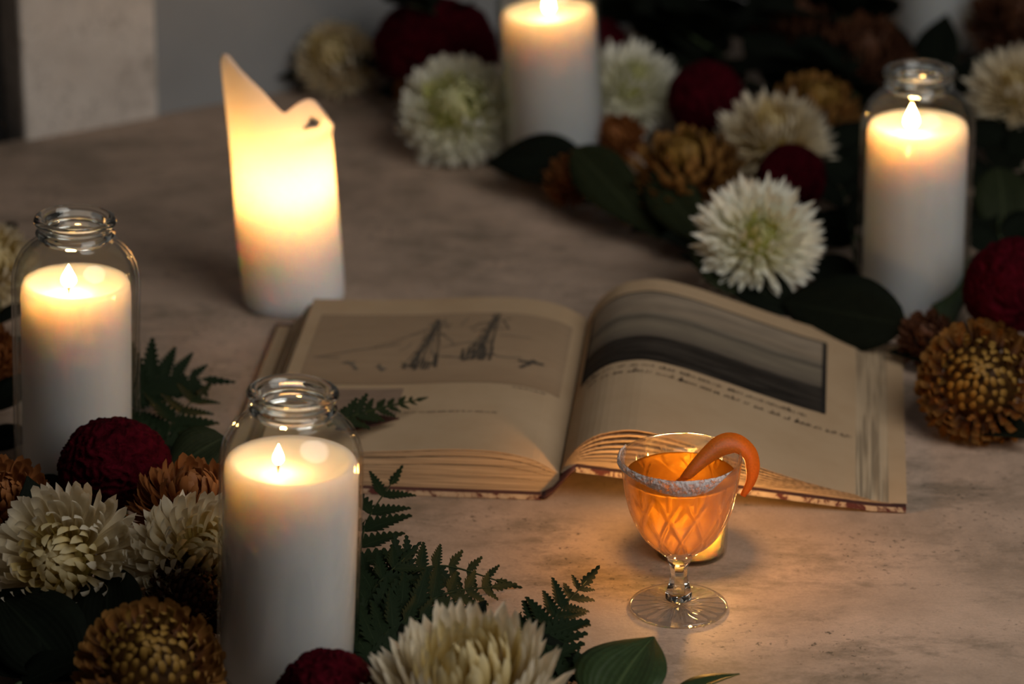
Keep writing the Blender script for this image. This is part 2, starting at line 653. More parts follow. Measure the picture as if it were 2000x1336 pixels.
# ------------------------------------------------------------------ votive behind the drink
def votive():
    p = at(1348, 1079)
    t = thing('votive_candle', 'small lit votive in a clear holder behind the cocktail glass', 'candle', p)
    r, h = 0.0265, 0.068
    pr = [(0.0001, 0.0), (r * 0.86, 0.0), (r * 0.94, 0.002), (r * 0.96, 0.006), (r, h * 0.9), (r * 1.03, h * 0.97), (r * 1.02, h), (r * 0.97, h), (r * 0.93, h * 0.9), (r * 0.88, 0.0035), (0.0001, 0.0028)]
    obj('holder', lathe('holder', pr, 48), mat_thin_glass('votive_glass', (0.98, 0.93, 0.82), 60, 0.3), t)
    wr = r * 0.875
    wp = [(0.0001, 0.0038), (wr * 0.96, 0.0038), (wr * 0.985, 0.006), (wr * 1.02, 0.026), (wr * 0.96, 0.028), (wr * 0.8, 0.0255), (0.0001, 0.024)]
    b = obj('wax', lathe('wax', wp, 48), mat_wax('honey_wax', (0.97, 0.84, 0.58), (0.04, 0.028, 0.017)), t)
    obj('wick', tube('wick', [(0, 0, 0.022), (0, 0, 0.029), (0.001, 0, 0.033)], 0.0009, 6), M_WICK, b)
    fl = obj('flame', flame_mesh('flame', 0.033, 0.0085), M_FLAME, b)
    fl.location = (0, 0, 0.0290)


votive()


# ------------------------------------------------------------------ cocktail glass
def cocktail():
    g = at(1325, 1186)
    t = thing('cocktail_glass', 'small stemmed cut-glass goblet of orange cocktail with a sugared rim', 'glass', g)
    RO = [(0.008, 0.037), (0.0150, 0.0435), (0.0226, 0.0505), (0.0280, 0.058), (0.0315, 0.065), (0.0345, 0.0735), (0.0363, 0.081), (0.0383, 0.093), (0.0400, 0.106), (0.0403, 0.1095)]
    NB = 12

    def prof_r(z):
        return spline([(b, a) for a, b in RO], z)

    def cut(a, z):
        """depth of the cut pattern: crossing diagonal grooves over the bowl"""
        if z < 0.043 or z > 0.101:
            return 0.0
        d = 0.0
        u = a * NB / (2 * math.pi)
        for s in (1, -1):
            ph = (u + s * (z - 0.060) / 0.036) % 1.0
            g_ = min(ph, 1 - ph)
            fade = 1.0 if z < 0.084 else max(0, 1 - (z - 0.084) / 0.010)
            d = max(d, fade * max(0, 1 - g_ / 0.10))
        ph = (u + 0.5) % 1.0
        g_ = min(ph, 1 - ph)
        if z > 0.084:
            d = max(d, max(0, 1 - g_ / 0.06) * (1 if z < 0.098 else max(0, 1 - (z - 0.098) / 0.003)))
        return d
    n = 240
    zz = [0.037 + (0.1095 - 0.037) * k / 70 for k in range(71)]
    prof = [(prof_r(z), z) for z in zz] + [(0.0396, 0.1103), (0.0388, 0.1098)]
    prof += [(prof_r(z) - 0.0016, z) for z in (0.106, 0.098, 0.09, 0.08, 0.072, 0.065, 0.058, 0.052, 0.047)] + [(0.010, 0.0425), (0.0001, 0.0415)]

    def rf(i, a, r, z):
        if i < 71:
            return r - 0.0014 * cut(a, z)
        return r
    M_BOWL = mat_thin_glass('cut_glass', (0.985, 0.985, 0.98), 8, 0.0)
    ntb = M_BOWL.node_tree
    outb = [q for q in ntb.nodes if q.type == 'OUTPUT_MATERIAL'][0]
    thin = outb.inputs[0].links[0].from_socket
    gb = nd(ntb, 'ShaderNodeBsdfGlass')
    gb.inputs['IOR'].default_value = 1.5
    gb.inputs['Roughness'].default_value = 0.0
    mb = nd(ntb, 'ShaderNodeMixShader')
    mb.inputs[0].default_value = 0.42
    ntb.links.new(thin, mb.inputs[1])
    ntb.links.new(gb.outputs[0], mb.inputs[2])
    ntb.links.new(mb.outputs[0], outb.inputs[0])
    obj('bowl', lathe('bowl', prof, n, rf=rf), M_BOWL, t)
    # solid stem
    st = [(0.0001, 0.0405), (0.0065, 0.0405), (0.0085, 0.0375), (0.0078, 0.0345), (0.0062, 0.0315), (0.0056, 0.027), (0.0060, 0.021), (0.0078, 0.0145), (0.0090, 0.0105), (0.0088, 0.0072), (0.0001, 0.0065)]

    def facet(i, a, r, z):
        q = (a * 6 / (2 * math.pi)) % 1.0 - 0.5
        return r * (math.cos(math.pi / 6) / math.cos(q * 2 * math.pi / 6)) if 0.01 < z < 0.034 else r
    obj('stem', lathe('stem', st, 60, rf=facet), M_GLASS_SOLID, t)
    # foot with radial cuts on its underside
    nf = 168
    rings = [0.0001, 0.006, 0.0095, 0.014, 0.019, 0.024, 0.029, 0.0318, 0.0328]
    topz = [0.0066, 0.0066, 0.0062, 0.0052, 0.0044, 0.0038, 0.0033, 0.0029, 0.0022]
    V, Fc = [], []
    for r, z in zip(rings, topz):
        for j in range(nf):
            a = 2 * math.pi * j / nf
            V.append((r * math.cos(a), r * math.sin(a), z))
    for r in reversed(rings):
        for j in range(nf):
            a = 2 * math.pi * j / nf
            ph = (a * 21 / (2 * math.pi)) % 1.0
            q = max(0, 1 - min(ph, 1 - ph) / 0.30)
            amp = 0.0017 if 0.005 < r < 0.030 else 0.0
            V.append((r * math.cos(a), r * math.sin(a), 0.0003 + amp * q * (1 - r / 0.040)))
    k = len(rings) * 2
    for i in range(k - 1):
        for j in range(nf):
            j2 = (j + 1) % nf
            Fc.append((i * nf + j, i * nf + j2, (i + 1) * nf + j2, (i + 1) * nf + j))
    me = mesh_of('foot', V, Fc)
    bm = bmesh.new()
    bm.from_mesh(me)
    bmesh.ops.remove_doubles(bm, verts=bm.verts, dist=1e-6)
    bmesh.ops.recalc_face_normals(bm, faces=bm.faces)
    bm.to_mesh(me)
    bm.free()
    M_FOOT = M_BOWL.copy()
    M_FOOT.name = 'cut_glass_foot'
    [q for q in M_FOOT.node_tree.nodes if q.type == 'MIX_SHADER' and not q.inputs[0].is_linked][0].inputs[0].default_value = 0.5
    obj('foot', me, M_FOOT, t)
    # drink
    m, nt, out = new_mat('orange_cocktail')
    gl = nd(nt, 'ShaderNodeBsdfRefraction')
    gl.inputs['Color'].default_value = (1.0, 0.70, 0.26, 1)
    gl.inputs['IOR'].default_value = 1.33
    gl.inputs['Roughness'].default_value = 0.06
    tl = nd(nt, 'ShaderNodeBsdfTranslucent')
    tl.inputs[0].default_value = (1.0, 0.56, 0.11, 1)
    df = nd(nt, 'ShaderNodeBsdfDiffuse')
    df.inputs[0].default_value = (0.90, 0.36, 0.06, 1)
    mx0 = nd(nt, 'ShaderNodeMixShader')
    mx0.inputs[0].default_value = 0.18
    nt.links.new(tl.outputs[0], mx0.inputs[1])
    nt.links.new(df.outputs[0], mx0.inputs[2])
    mx = nd(nt, 'ShaderNodeMixShader')
    mx.inputs[0].default_value = 0.42
    nt.links.new(gl.outputs[0], mx.inputs[1])
    nt.links.new(mx0.outputs[0], mx.inputs[2])
    nt.links.new(mx.outputs[0], out.inputs[0])
    lz = [0.0435, 0.047, 0.052, 0.058, 0.065, 0.072, 0.08, 0.09, 0.0965]
    lp = [(0.0001, 0.0425), (0.0095, 0.0432)] + [(prof_r(z) - 0.0021, z) for z in [0.046 + 0.0505 * q / 44 for q in range(45)]] + [(prof_r(0.0975) - 0.0023, 0.0975), (prof_r(0.0975) - 0.004, 0.0968), (0.0001, 0.0966)]
    obj('drink', lathe('drink', lp, 192, rf=lambda i, a, r, z: r - 0.0010 * cut(a, z) if 2 <= i < 47 else r), m, t)
    # sugar crust round the front of the rim
    rnd = random.Random(3)
    V, Fc = [], []
    na, nz = 150, 12
    a0, a1 = R(152), R(322)
    for i in range(na + 1):
        a = a0 + (a1 - a0) * i / na
        s = i / na
        end = min(1, s / 0.08, (1 - s) / 0.14)
        wid = 0.0118 * (0.75 + 0.25 * math.sin(a * 3)) * max(0.05, end)
        for j in range(nz + 1):
            q = j / nz
            z = 0.1110 - wid * q
            thick = 0.0019 * math.sin(math.pi * min(1, q * 0.85 + 0.12)) * (0.45 + 0.9 * rnd.random()) * max(0.1, end)
            r = spline([(b, a_) for a_, b in RO], min(z, 0.1095)) + 0.0001 + thick
            V.append((r * math.cos(a), r * math.sin(a), z + 0.0005 * (rnd.random() - 0.5)))
    for i in range(na):
        for j in range(nz):
            b = i * (nz + 1) + j
            Fc.append((b, b + 1, b + nz + 2, b + nz + 1))
    ms, nts, outs = new_mat('sugar_crystals')
    nn = noise_tex(nts, tc(nts), 900, 3, 0.7)
    p_ = principled(nts, None, ramp(nts, nn, [(0.3, (0.75, 0.72, 0.74)), (0.7, (0.96, 0.95, 0.96))]), 0.5, bump(nts, nn, 0.8, 0.001))
    tr_ = nd(nts, 'ShaderNodeBsdfTransparent')
    mxs = nd(nts, 'ShaderNodeMixShader')
    nts.links.new(ramp(nts, noise_tex(nts, tc(nts), 260, 4, 0.7), [(0.36, 0.85), (0.52, 0.12)]), mxs.inputs[0])
    nts.links.new(p_.outputs[0], mxs.inputs[1])
    nts.links.new(tr_.outputs[0], mxs.inputs[2])
    nts.links.new(mxs.outputs[0], outs.inputs[0])
    obj('sugar_rim', mesh_of('sugar_rim', V, Fc), ms, t)
    # orange peel twist hooked over the rim
    path = curve_pts([(-0.002, -0.004, 0.090), (0.006, -0.002, 0.100), (0.017, 0.004, 0.109), (0.027, 0.009, 0.1145), (0.037, 0.012, 0.1145), (0.0455, 0.012, 0.1075), (0.0480, 0.010, 0.098), (0.0465, 0.008, 0.088), (0.0415, 0.006, 0.079)], 36)
    V, Fc = [], []
    for i, p in enumerate(path):
        tg = (path[min(i + 1, 35)] - path[max(i - 1, 0)]).normalized()
        s = i / 35
        q_ = min(1, max(0, (s - 0.35) / 0.35))
        wd = Vector((-0.45, 0.45, 0.75)).lerp(Vector((0.85, 0.55, 0.05)), q_).normalized()
        wd = (wd - tg * wd.dot(tg)).normalized()
        nn_ = tg.cross(wd)
        hw = (0.0070 * (1 - q_) + 0.0047 * q_) * (0.30 + 0.80 * min(1, s * 2.4)) * (0.35 + 0.65 * min(1, (1 - s) * 4))
        th = 0.0010
        for a, b in ((-1, -1), (0, -1.5), (1, -1), (1, 1), (0, 0.7), (-1, 1)):
            V.append(p + wd * hw * a + nn_ * th * b)
    for i in range(35):
        for j in range(6):
            j2 = (j + 1) % 6
            Fc.append((i * 6 + j, i * 6 + j2, (i + 1) * 6 + j2, (i + 1) * 6 + j))
    Fc += [tuple(range(5, -1, -1)), tuple(35 * 6 + j for j in range(6))]
    mp, ntp, outp = new_mat('orange_peel_skin')
    pn = noise_tex(ntp, tc(ntp), 700, 3, 0.6)
    pc = ramp(ntp, pn, [(0.3, (0.46, 0.13, 0.010)), (0.7, (0.66, 0.21, 0.016))])
    pp = principled(ntp, None, pc, 0.45, bump(ntp, pn, 0.3, 0.0006))
    pt = nd(ntp, 'ShaderNodeBsdfTranslucent')
    pt.inputs[0].default_value = (1.0, 0.42, 0.05, 1)
    pm = nd(ntp, 'ShaderNodeMixShader')
    pm.inputs[0].default_value = 0.4
    ntp.links.new(pp.outputs[0], pm.inputs[1])
    ntp.links.new(pt.outputs[0], pm.inputs[2])
    ntp.links.new(pm.outputs[0], outp.inputs[0])
    pe = obj('orange_peel', mesh_of('orange_peel', V, Fc), mp)
    pe.location = g
    tag(pe, 'curled strip of orange peel hooked over the sugared glass rim', 'orange peel')


cocktail()


# ------------------------------------------------------------------ open book
BO = Vector((0.034, -0.296, 0))
BA = R(-5.0)
BU = Vector((math.cos(BA), math.sin(BA), 0))
BV = Vector((-math.sin(BA), math.cos(BA), 0))
BL = 0.298                                   # page height
L_TOP = [(0, 0.0185), (0.008, 0.0235), (0.02, 0.0295), (0.045, 0.0345), (0.08, 0.0350), (0.13, 0.0315), (0.18, 0.0295), (0.24, 0.0285)]
R_TOP = [(0, 0.0190), (0.004, 0.0275), (0.012, 0.0390), (0.025, 0.0490), (0.040, 0.0535), (0.055, 0.0545), (0.08, 0.0495), (0.11, 0.0400), (0.14, 0.0300), (0.17, 0.0205), (0.2, 0.0130), (0.215, 0.0105), (0.25, 0.0085)]


def cover_top(side, u):
    if side < 0:
        return 0.0045
    return max(0.0050, 0.0275 - (u - 0.010) * 0.0235 / 0.225)


def page_end(side, k):
    return (0.217 + 0.020 * (1 - k)) if side < 0 else (0.210 + 0.026 * (1 - k) ** 1.2)


def page_z(side, u, k):
    top = spline(L_TOP if side < 0 else R_TOP, u)
    b = cover_top(side, u)
    if side > 0:
        g = min(1, u / 0.012)
        b = 0.0185 * (1 - g) + b * g
    else:
        g = min(1, u / 0.012)
        b = 0.0120 * (1 - g) + b * g
    return b + (top - b) * k


def bpt(side, u, v, z):
    return BU * (side * u) + BV * v + Vector((0, 0, z))


def wad(name, side, k0, k1, v0=0.0, v1=BL, nu=36, nv=4, inset=0.0):
    """a closed wad of leaves between two levels of the text block"""
    V, Fc = [], []
    for lay, k in ((0, k0), (1, k1)):
        e = page_end(side, k) - inset
        for i in range(nu + 1):
            q = (i / nu) ** 1.35
            u = 0.0006 + (e - 0.0006) * q
            for j in range(nv + 1):
                v = v0 + (v1 - v0) * j / nv
                V.append(bpt(side, u, v, page_z(side, u, k)))
    s = (nu + 1) * (nv + 1)

    def ix(l, i, j):
        return l * s + i * (nv + 1) + j
    for i in range(nu):
        for j in range(nv):
            Fc.append((ix(1, i, j), ix(1, i + 1, j), ix(1, i + 1, j + 1), ix(1, i, j + 1)))
            Fc.append((ix(0, i, j), ix(0, i, j + 1), ix(0, i + 1, j + 1), ix(0, i + 1, j)))
        for j in (0, nv):
            Fc.append((ix(0, i, j), ix(0, i + 1, j), ix(1, i + 1, j), ix(1, i, j)))
    for j in range(nv):
        for i in (0, nu):
            Fc.append((ix(0, i, j), ix(0, i, j + 1), ix(1, i, j + 1), ix(1, i, j)))
    me = mesh_of(name, V, Fc)
    bm = bmesh.new()
    bm.from_mesh(me)
    bmesh.ops.recalc_face_normals(bm, faces=bm.faces)
    bm.to_mesh(me)
    bm.free()
    return me


def patch(name, side, s0, s1, t0, t1, lift=0.0004, nu=40, nv=6):
    """printed area following the top page; UV 0..1"""
    V, Fc, UV = [], [], []
    E_ = page_end(side, 1)
    for i in range(nu + 1):
        for j in range(nv + 1):
            a, b = i / nu, j / nv
            u = E_ * (s0 + (s1 - s0) * a)
            v = BL * (t0 + (t1 - t0) * b)
            V.append(bpt(side, u, v, page_z(side, u, 1) + lift))
            UV.append((a, b))
    for i in range(nu):
        for j in range(nv):
            q = i * (nv + 1) + j
            f_ = (q, q + nv + 1, q + nv + 2, q + 1)
            Fc.append(f_ if side > 0 else f_[::-1])
    return mesh_of(name, V, Fc, UV)


def strokes(name, side, lines, lift=0.0007):
    """ink: each line = ([(s, t), ...], width in metres)"""
    V, Fc = [], []
    E_ = page_end(side, 1)
    for pts, wd in lines:
        P = [Vector((E_ * s, BL * t)) for s, t in pts]
        base = len(V)
        for i, p in enumerate(P):
            d = P[min(i + 1, len(P) - 1)] - P[max(i - 1, 0)]
            if d.length < 1e-9:
                d = Vector((1, 0))
            d.normalize()
            nrm = Vector((-d.y, d.x)) * wd * 0.5
            for sg in (1, -1):
                q = p + nrm * sg
                u = max(0.0008, q.x)
                V.append(bpt(side, u, q.y, page_z(side, u, 1) + lift))
        for i in range(len(P) - 1):
            b = base + 2 * i
            Fc.append((b, b + 1, b + 3, b + 2))
    return mesh_of(name, V, Fc)


def mat_paper(name, c0, c1, lines=False):
    m, nt, out = new_mat(name)
    v = tc(nt)
    c = ramp(nt, noise_tex(nt, v, 14, 5, 0.6), [(0.3, c0), (0.7, c1)])
    nrm = None
    if lines:
        mp = nd(nt, 'ShaderNodeMapping')
        mp.inputs['Scale'].default_value = (6, 6, 900)
        nt.links.new(v, mp.inputs[0])
        ln = noise_tex(nt, mp.outputs[0], 1.6, 2, 0.5)
        c = mixc(nt, ramp(nt, ln, [(0.40, 0.75), (0.58, 0.0)]), c, [x * 0.45 for x in c0])
    p = principled(nt, None, c, 0.8)
    p.inputs['Specular IOR Level'].default_value = 0.15
    t = nd(nt, 'ShaderNodeBsdfTranslucent')
    nt.links.new(c, t.inputs[0])
    mx = nd(nt, 'ShaderNodeMixShader')
    mx.inputs[0].default_value = 0.12
    nt.links.new(p.outputs[0], mx.inputs[1])
    nt.links.new(t.outputs[0], mx.inputs[2])
    nt.links.new(mx.outputs[0], out.inputs[0])
    return m


def build_book():
    t = thing('open_book', 'large old illustrated book lying open with yellowed pages', 'book', BO)
    PAPER = mat_paper('aged_page_paper', (0.50, 0.345, 0.205), (0.58, 0.42, 0.265))
    EDGE = mat_paper('page_edges', (0.52, 0.38, 0.24), (0.62, 0.47, 0.31), True)
    COVER = mat_plain('maroon_cloth', (0.055, 0.016, 0.014), 0.7, 60, 0.4, 0.3)
    m, nt, out = new_mat('worn_board_edge')
    wn = noise_tex(nt, tc(nt), 90, 5, 0.75, 0.5)
    principled(nt, out, ramp(nt, wn, [(0.44, (0.09, 0.022, 0.02)), (0.50, (0.42, 0.33, 0.24)), (0.7, (0.52, 0.43, 0.33))]), 0.75)
    WORN = m

    def board(name, side, u0, u1, v0, v1, th):
        V, Fc = [], []
        nu = 20
        for i in range(nu + 1):
            u = u0 + (u1 - u0) * i / nu
            zt = cover_top(side, u)
            for (v, z) in ((v0, zt - th), (v1, zt - th), (v1, zt), (v0, zt)):
                V.append(bpt(side, u, v, z))
        for i in range(nu):
            for j in range(4):
                j2 = (j + 1) % 4
                Fc.append((i * 4 + j, i * 4 + j2, (i + 1) * 4 + j2, (i + 1) * 4 + j))
        Fc += [(3, 2, 1, 0), tuple(nu * 4 + j for j in range(4))]
        me = mesh_of(name, V, Fc)
        bm = bmesh.new()
        bm.from_mesh(me)
        bmesh.ops.recalc_face_normals(bm, faces=bm.faces)
        bm.to_mesh(me)
        bm.free()
        return me
    lb = obj('cover_board', board('cover_board', -1, 0.013, 0.249, -0.006, BL + 0.006, 0.004), [COVER, WORN], t, False)
    rb = obj('cover_board', board('cover_board', 1, 0.012, 0.246, -0.006, BL + 0.006, 0.004), [COVER, WORN], t, False)
    for o in (lb, rb):
        o['label'] = 'maroon board with worn pale edge'
        for p in o.data.polygons:
            if abs(p.normal.z) < 0.5:
                p.material_index = 1
    # endpapers on the inside of the boards
    for side in (-1, 1):
        V, Fc = [], []
        for i in range(21):
            u = 0.02 + 0.2265 * i / 20
            for v in (0.0, BL):
                V.append(bpt(side, u, v, cover_top(side, u) + 0.0003))
        for i in range(20):
            Fc.append((2 * i, 2 * i + 2, 2 * i + 3, 2 * i + 1))
        obj('endpaper', mesh_of('endpaper', V, Fc), PAPER, t)
    # spine: a bent strip from the left board up to the raised right board
    path = [(-0.0135, 0.0010), (-0.009, 0.0016), (-0.003, 0.0075), (0.003, 0.0150), (0.008, 0.0215), (0.0125, 0.0248)]
    V, Fc = [], []
    for (u, z) in path:
        for (v, dz, du) in ((-0.006, 0, 0), (BL + 0.006, 0, 0), (BL + 0.006, 0.0022, -0.0012), (-0.006, 0.0022, -0.0012)):
            V.append(BU * (u + du) + BV * v + Vector((0, 0, z + dz)))
    for i in range(len(path) - 1):
        for j in range(4):
            j2 = (j + 1) % 4
            Fc.append((i * 4 + j, i * 4 + j2, (i + 1) * 4 + j2, (i + 1) * 4 + j))
    Fc += [(3, 2, 1, 0), tuple((len(path) - 1) * 4 + j for j in range(4))]
    obj('spine', mesh_of('spine', V, Fc), COVER, t)
    # text block
    for k0, k1, ins in ((0.0, 0.34, 0.0), (0.355, 0.60, 0.001), (0.62, 0.80, 0.0), (0.835, 0.955, 0.002)):
        obj('page_stack', wad('page_stack', -1, k0, k1, inset=ins), EDGE, t, False)
    obj('top_page', wad('top_page', -1, 0.975, 1.0), PAPER, t, False)
    for k0, k1, ins in ((0.0, 0.16, 0.0), (0.19, 0.25, 0.001), (0.30, 0.36, -0.001), (0.42, 0.49, 0.002), (0.56, 0.61, 0.0), (0.70, 0.75, 0.001), (0.84, 0.89, 0.0)):
        obj('page_stack', wad('page_stack', 1, k0, k1, inset=ins), EDGE, t, False)
    obj('top_page', wad('top_page', 1, 0.985, 1.0), PAPER, t, False)

    # --- left plate: pale washed engraving of sailing ships
    m, nt, out = new_mat('ship_plate_print')
    uv = nd(nt, 'ShaderNodeSeparateXYZ')
    nt.links.new(tc(nt, 'UV'), uv.inputs[0])
    g = ramp(nt, uv.outputs[1], [(0.0, (0.34, 0.225, 0.135)), (0.25, (0.40, 0.275, 0.17)), (1.0, (0.35, 0.245, 0.155))])
    mpg = nd(nt, 'ShaderNodeMapping')
    mpg.inputs['Scale'].default_value = (3, 9, 1)
    nt.links.new(tc(nt, 'UV'), mpg.inputs[0])
    g = mixc(nt, ramp(nt, noise_tex(nt, mpg.outputs[0], 2.0, 5, 0.6), [(0.35, 0.0), (0.75, 0.45)]), g, (0.27, 0.18, 0.11))
    principled(nt, out, g, 0.85, Specular_IOR_Level=0.08)
    obj('printed_plate', patch('printed_plate', -1, 0.045, 0.950, 0.415, 0.885), m, t)['label'] = 'pale engraving of two masted ships'
    # ink of the ships
    INK = mat_plain('faded_ink', (0.085, 0.07, 0.055), 0.85, 200, 0.3, Specular_IOR_Level=0.05)
    INK_L = mat_plain('pale_ink', (0.19, 0.15, 0.11), 0.85, 200, 0.3, Specular_IOR_Level=0.05)
    rnd = random.Random(11)

    def S(px):            # pixel column of the plate -> s
        return (1140 - px) / (1140 - 600.0)

    def T(py):
        return 0.885 - (py - 628) / (770 - 628.0) * 0.47
    lines, pale = [], []

    def mast(cx, cy, tip, foot_w, dark):
        tx, ty = tip
        acc = dark
        for k in range(9):
            fx = cx + foot_w * (k / 8 - 0.5) + rnd.uniform(-4, 4)
            acc.append(([(S(tx + rnd.uniform(-3, 3)), T(ty + rnd.uniform(0, 14))), (S((tx + fx) / 2 + rnd.uniform(-3, 3)), T((ty + cy) / 2)), (S(fx), T(cy + rnd.uniform(-4, 6)))], rnd.uniform(0.0004, 0.0009)))
        for k in range(12):
            x = cx + foot_w * rnd.uniform(-0.5, 0.5)
            acc.append(([(S(x), T(cy - rnd.uniform(5, 30))), (S(x + rnd.uniform(-3, 3)), T(cy + rnd.uniform(0, 6)))], rnd.uniform(0.001, 0.0022)))
    for (mx, my0, my1, half) in ((858, 645, 735, 34), (968, 630, 722, 36)):
        for k in range(26):
            y = my0 + (my1 - my0) * rnd.random()
            hw_ = half * (0.25 + 0.75 * (y - my0) / (my1 - my0)) * rnd.uniform(0.3, 1)
            x = mx - (y - my0) * 0.28 + rnd.uniform(-hw_, hw_) * 0.6
            (lines if rnd.random() < 0.45 else pale).append(([(S(x - rnd.uniform(3, 12)), T(y + rnd.uniform(-6, 6))), (S(x), T(y + rnd.uniform(-4, 4))), (S(x + rnd.uniform(3, 14)), T(y + rnd.uniform(-8, 8)))], rnd.uniform(0.0006, 0.0016)))
    mast(845, 738, (862, 645), 62, lines)
    mast(950, 722, (975, 628), 58, lines)
    for (x0, y0, x1, y1, wd) in ((858, 640, 848, 690, 0.0022), (848, 690, 830, 736, 0.0030), (968, 640, 958, 690, 0.0030), (956, 690, 945, 724, 0.0034), (968, 630, 962, 668, 0.0016),
                                 (812, 736, 880, 728, 0.0022), (925, 728, 985, 714, 0.0022), (1030, 724, 1078, 722, 0.0042), (1036, 737, 1052, 727, 0.0036), (1050, 726, 1060, 718, 0.0040),
                                 (835, 664, 888, 652, 0.0010), (838, 680, 880, 672, 0.0012), (938, 652, 1000, 640, 0.0012), (930, 668, 1000, 660, 0.0010), (985, 645, 1000, 662, 0.0012), (925, 662, 940, 652, 0.0012)):
        lines.append(([(S(x0), T(y0)), (S((x0 + x1) / 2 + rnd.uniform(-2, 2)), T((y0 + y1) / 2)), (S(x1), T(y1))], wd))
    for (x0, y0, x1, y1, wd) in ((650, 716, 800, 690, 0.0014), (740, 700, 840, 665, 0.0008), (780, 690, 855, 650, 0.0008), (880, 700, 950, 688, 0.0012), (870, 668, 900, 690, 0.0010), (895, 695, 935, 690, 0.0018),
                                 (985, 675, 1045, 675, 0.0010), (880, 718, 925, 722, 0.0022), (985, 718, 1035, 718, 0.0018), (705, 725, 730, 742, 0.0030), (698, 728, 722, 726, 0.0026), (765, 735, 785, 742, 0.0030), (770, 730, 780, 745, 0.0018),
                                 (800, 705, 820, 690, 0.0012), (915, 640, 905, 655, 0.0010), (870, 640, 884, 660, 0.0010), (860, 700, 875, 735, 0.0010), (640, 716, 690, 718, 0.0014)):
        pale.append(([(S(x0), T(y0)), (S((x0 + x1) / 2 + rnd.uniform(-4, 4)), T((y0 + y1) / 2 + rnd.uniform(-2, 2))), (S(x1), T(y1))], wd))
    obj('ship_drawing', strokes('ship_drawing', -1, lines), INK, t, False)['kind'] = 'stuff'
    obj('ship_drawing', strokes('ship_drawing', -1, pale), INK_L, t, False)['kind'] = 'stuff'
    # captions on the left page
    cap = []
    s = 0.235
    while s < 0.575:
        L_ = rnd.uniform(0.010, 0.032)
        cap.append(([(s, 0.228), (s + L_, 0.228 + rnd.uniform(-0.002, 0.002))], rnd.uniform(0.0007, 0.0013)))
        s += L_ + rnd.uniform(0.004, 0.010)
    s = 0.09
    while s < 0.20:
        L_ = rnd.uniform(0.008, 0.02)
        cap.append(([(s, 0.398), (s + L_, 0.398)], 0.0011))
        s += L_ + 0.006
    obj('caption', strokes('caption', -1, cap), INK_L, t, False)['kind'] = 'stuff'
    # small plate low on the left page
    m2, nt, out = new_mat('small_plate_print')
    mpg = nd(nt, 'ShaderNodeMapping')
    mpg.inputs['Scale'].default_value = (2, 6, 1)
    nt.links.new(tc(nt, 'UV'), mpg.inputs[0])
    principled(nt, out, ramp(nt, noise_tex(nt, mpg.outputs[0], 2.0, 5, 0.6), [(0.3, (0.21, 0.14, 0.10)), (0.7, (0.32, 0.22, 0.155))]), 0.85, Specular_IOR_Level=0.08)
    obj('printed_plate', patch('printed_plate', -1, 0.575, 0.955, 0.185, 0.385), m2, t)['label'] = 'small grey printed picture low on the left page'

    # --- right plate: dark framed seascape
    m3, nt, out = new_mat('seascape_print')
    uvv = tc(nt, 'UV')
    uv = nd(nt, 'ShaderNodeSeparateXYZ')
    nt.links.new(uvv, uv.inputs[0])
    mpg = nd(nt, 'ShaderNodeMapping')
    mpg.inputs['Scale'].default_value = (2.2, 10, 1)
    mpg.inputs['Rotation'].default_value = (0, 0, R(-6))
    nt.links.new(uvv, mpg.inputs[0])
    cl = noise_tex(nt, mpg.outputs[0], 1.5, 6, 0.6, 0.4)
    # height warped a little by noise so the bands wander
    wn = noise_tex(nt, uvv, 3.0, 4, 0.55)
    ad = nd(nt, 'ShaderNodeMath', operation='MULTIPLY_ADD')
    nt.links.new(wn, ad.inputs[0])
    ad.inputs[1].default_value = 0.10
    nt.links.new(uv.outputs[1], ad.inputs[2])
    bands = ramp(nt, ad.outputs[0], [(0.05, (0.016, 0.013, 0.011)), (0.30, (0.026, 0.021, 0.017)), (0.385, (0.016, 0.013, 0.011)), (0.41, (0.13, 0.105, 0.08)), (0.56, (0.22, 0.18, 0.13)), (0.645, (0.20, 0.165, 0.12)),
                                    (0.675, (0.095, 0.08, 0.062)), (0.71, (0.20, 0.165, 0.125)), (0.78, (0.29, 0.225, 0.16)), (1.05, (0.33, 0.26, 0.19))])
    c = mixc(nt, ramp(nt, cl, [(0.42, 0.0), (0.72, 0.55)]), bands, (0.09, 0.075, 0.06))
    principled(nt, out, c, 0.85, Specular_IOR_Level=0.08)
    obj('printed_plate', patch('printed_plate', 1, 0.030, 0.885, 0.440, 0.905), m3, t)['label'] = 'dark printed seascape'
    FR = mat_plain('frame_ink', (0.025, 0.022, 0.02), 0.85, 200, 0.2, Specular_IOR_Level=0.05)

    def edge(a, b, n=48):
        return [(a[0] + (b[0] - a[0]) * i / n, a[1] + (b[1] - a[1]) * i / n) for i in range(n + 1)]
    obj('plate_border', strokes('plate_border', 1, [(edge((0.028, 0.905), (0.889, 0.905)), 0.0022), (edge((0.886, 0.905), (0.886, 0.438)), 0.0034), (edge((0.030, 0.438), (0.030, 0.905)), 0.0016)]), FR, t, False)
    # two lines of looping handwriting under the seascape (illegible)
    hw = []
    for row, (t0, s0, s1, drift) in enumerate(((0.405, 0.05, 0.80, -0.015), (0.368, 0.06, 0.95, -0.040))):
        s = s0
        while s < s1:
            word = rnd.uniform(0.018, 0.065)
            n = max(5, int(word / 0.0032))
            pts = []
            for i in range(n + 1):
                q = i / n
                amp = 0.0125 * rnd.uniform(0.25, 1.0) * (2.0 if rnd.random() < 0.12 else 1)
                pts.append((s + word * q + rnd.uniform(-0.001, 0.001), t0 + drift * (s - s0) + (amp if i % 2 else -amp * 0.4)))
            hw.append((pts, rnd.choice((0.0005, 0.0008, 0.0010))))
            s += word + rnd.uniform(0.008, 0.022)
